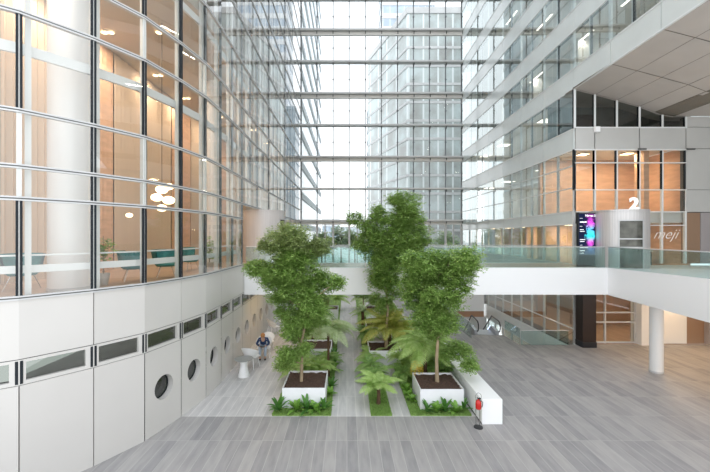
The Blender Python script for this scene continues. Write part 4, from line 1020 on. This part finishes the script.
# faces -Y, hips on the seat, leaning over the lap
hip = (0, .05, .56); P_ = {'hip': hip, 'belly': (0, .0, .70), 'chest': (0, -.13, .88), 'neck': (0, -.24, 1.0), 'head0': (0, -.30, 1.06), 'head1': (0, -.36, 1.17)}
names = ['hip', 'belly', 'chest', 'neck', 'head0', 'head1']; pts = [P_[k] for k in names]; ed_ = [(0, 1), (1, 2), (2, 3), (3, 4), (4, 5)]; rad = [.13, .125, .14, .06, .085, .085]
for s_ in (-1, 1):
    i = len(pts); pts += [(s_*.19, -.17, .94), (s_*.30, -.22, .72), (s_*.12, -.42, .66), (s_*.07, -.47, .65)]; ed_ += [(2, i), (i, i+1), (i+1, i+2), (i+2, i+3)]; rad += [.062, .045, .032, .035]
    i = len(pts); pts += [(s_*.10, .0, .55), (s_*.13, -.42, .57), (s_*.12, -.40, .10), (s_*.12, -.52, .05)]; ed_ += [(0, i), (i, i+1), (i+1, i+2), (i+2, i+3)]; rad += [.10, .065, .042, .04]
body = skin_obj('body', pts, ed_, rad, 'skin', e)
tp_ = [(0, .05, .60), (0, .0, .70), (0, -.13, .88), (0, -.22, .97)]; te = [(0, 1), (1, 2), (2, 3)]; tr = [.150, .150, .165, .09]
for s_ in (-1, 1):
    i = len(tp_); tp_ += [(s_*.19, -.17, .94), (s_*.30, -.22, .72), (s_*.15, -.39, .67)]; te += [(2, i), (i, i+1), (i+1, i+2)]; tr += [.082, .062, .048]
skin_obj('top', tp_, te, tr, 'navy', e)
lp_ = [(0, .06, .55)]; le = []; lr = [.145]
for s_ in (-1, 1):
    i = len(lp_); lp_ += [(s_*.10, .0, .55), (s_*.13, -.42, .57), (s_*.12, -.40, .14)]; le += [(0, i), (i, i+1), (i+1, i+2)]; lr += [.115, .082, .062]
skin_obj('trousers', lp_, le, lr, 'light_denim', e)
for s_ in (-1, 1):
    b = MB(); b.ball((s_*.12, -.47, .045), .06, 12, (.85, 2.1, .75)); b.build('shoe', 'black', e, smooth=True)
    for f_ in range(5):
        fx = s_*(.045+.018*f_) if f_ < 4 else s_*.035
        fb = MB(); ln = (.075, .085, .08, .06, .05)[f_]
        fb.tube([(fx, -.49, .655), (fx*.8, -.49-ln*.6, .645), (fx*.6, -.49-ln, .625)], [.010, .009, .007], 6); fb.build('finger', 'skin', e, smooth=True)
h = MB(); h.ball((0, -.335, 1.165), .108, 18, (1, 1.1, 1.08)); h.ball((0, -.24, 1.10), .085, 14, (1, .8, 1.2)); h.build('hair', 'ginger', e, smooth=True)
h = MB(); h.ball((0, -.445, 1.10), .018, 8, (.8, 1.2, 1)); 
for s_ in (-1, 1): h.ball((s_*.1, -.34, 1.12), .022, 8, (.4, .8, 1.3))
h.build('face', 'skin', e, smooth=True)
e = empty('tablet', (-4.08, 17.08, .70), .15, label='dark tablet on the lap of the seated person', cat='tablet')
b = MB(); b.cbox((0, 0, 0), (.24, .17, .012)); b.build('case', 'black', e); b = MB(); b.cbox((0, 0, .007), (.22, .15, .002)); b.build('screen', 'dark_teal', e)

# ------------------------------------------------------------------ buildings outside
def tower(poly, z1, fh, label, core, band, bh=.9, name='office_tower', proj=.25):
    e = empty(name, (poly[0][0], poly[0][1], -.05), label=label, cat='building'); ox, oy = poly[0]
    P0 = [(x-ox, y-oy) for x, y in poly]; cx = sum(p[0] for p in P0)/len(P0); cy_ = sum(p[1] for p in P0)/len(P0)
    def grow(g): return [(x+g*(1 if x > cx else -1), y+g*(1 if y > cy_ else -1)) for x, y in P0]
    b = MB(); b.prism(P0, 0, z1); b.build('curtain_wall', core, e)
    k = 0; z = fh
    while z < z1-bh: b = MB(); b.prism(grow(proj), z-bh/2, z+bh/2); b.build('floor_band', band, e); z += fh
    b = MB(); b.prism(grow(proj+.1), z1-.6, z1+.6); b.build('parapet', band, e)
    return e
tower([(-26, 41.5), (-5.35, 41.5), (-5.35, 72), (-26, 72)], 60, 3.6, 'pale glass office block continuing outside along the left of the end wall', 'tower_pale', 'far_white', .8, proj=.12)
tower([(12.0, 70), (25.6, 70), (20.0, 89), (5.3, 89.5)], 50.5, 3.6, 'blue-green glass office block with a slanting side seen through the end wall', 'tower_green', 'concrete_pale', .5, proj=.12)
tower([(15, 150), (37, 150), (37, 166), (15, 166)], 130, 5.5, 'tall striped tower behind the blue-green glass block', 'tower_blue', 'far_white', 2.2)
tower([(7.5, 122), (10.5, 122), (10.5, 132), (7.5, 132)], 50, 4, 'narrow dark distant tower left of the blue-green block', 'far_dark', 'far_dark', .6)
tower([(-14, 200), (-4.5, 200), (-4.5, 215), (-14, 215)], 15, 4, 'low distant grey block on the skyline, seen above the end wall door beam', 'tower_blue', 'far_white', 1.0, 'distant_building')
tower([(-3.5, 210), (8, 210), (8, 225), (-3.5, 225)], 11, 4, 'lower distant pale block on the skyline right of the grey one', 'tower_pale', 'far_white', 1.0, 'distant_building')
tower([(27, 42), (45, 42), (45, 70), (27, 70)], 55, 3.6, 'pale glass block outside beyond the right facade', 'tower_pale', 'far_white', .8, proj=.12)
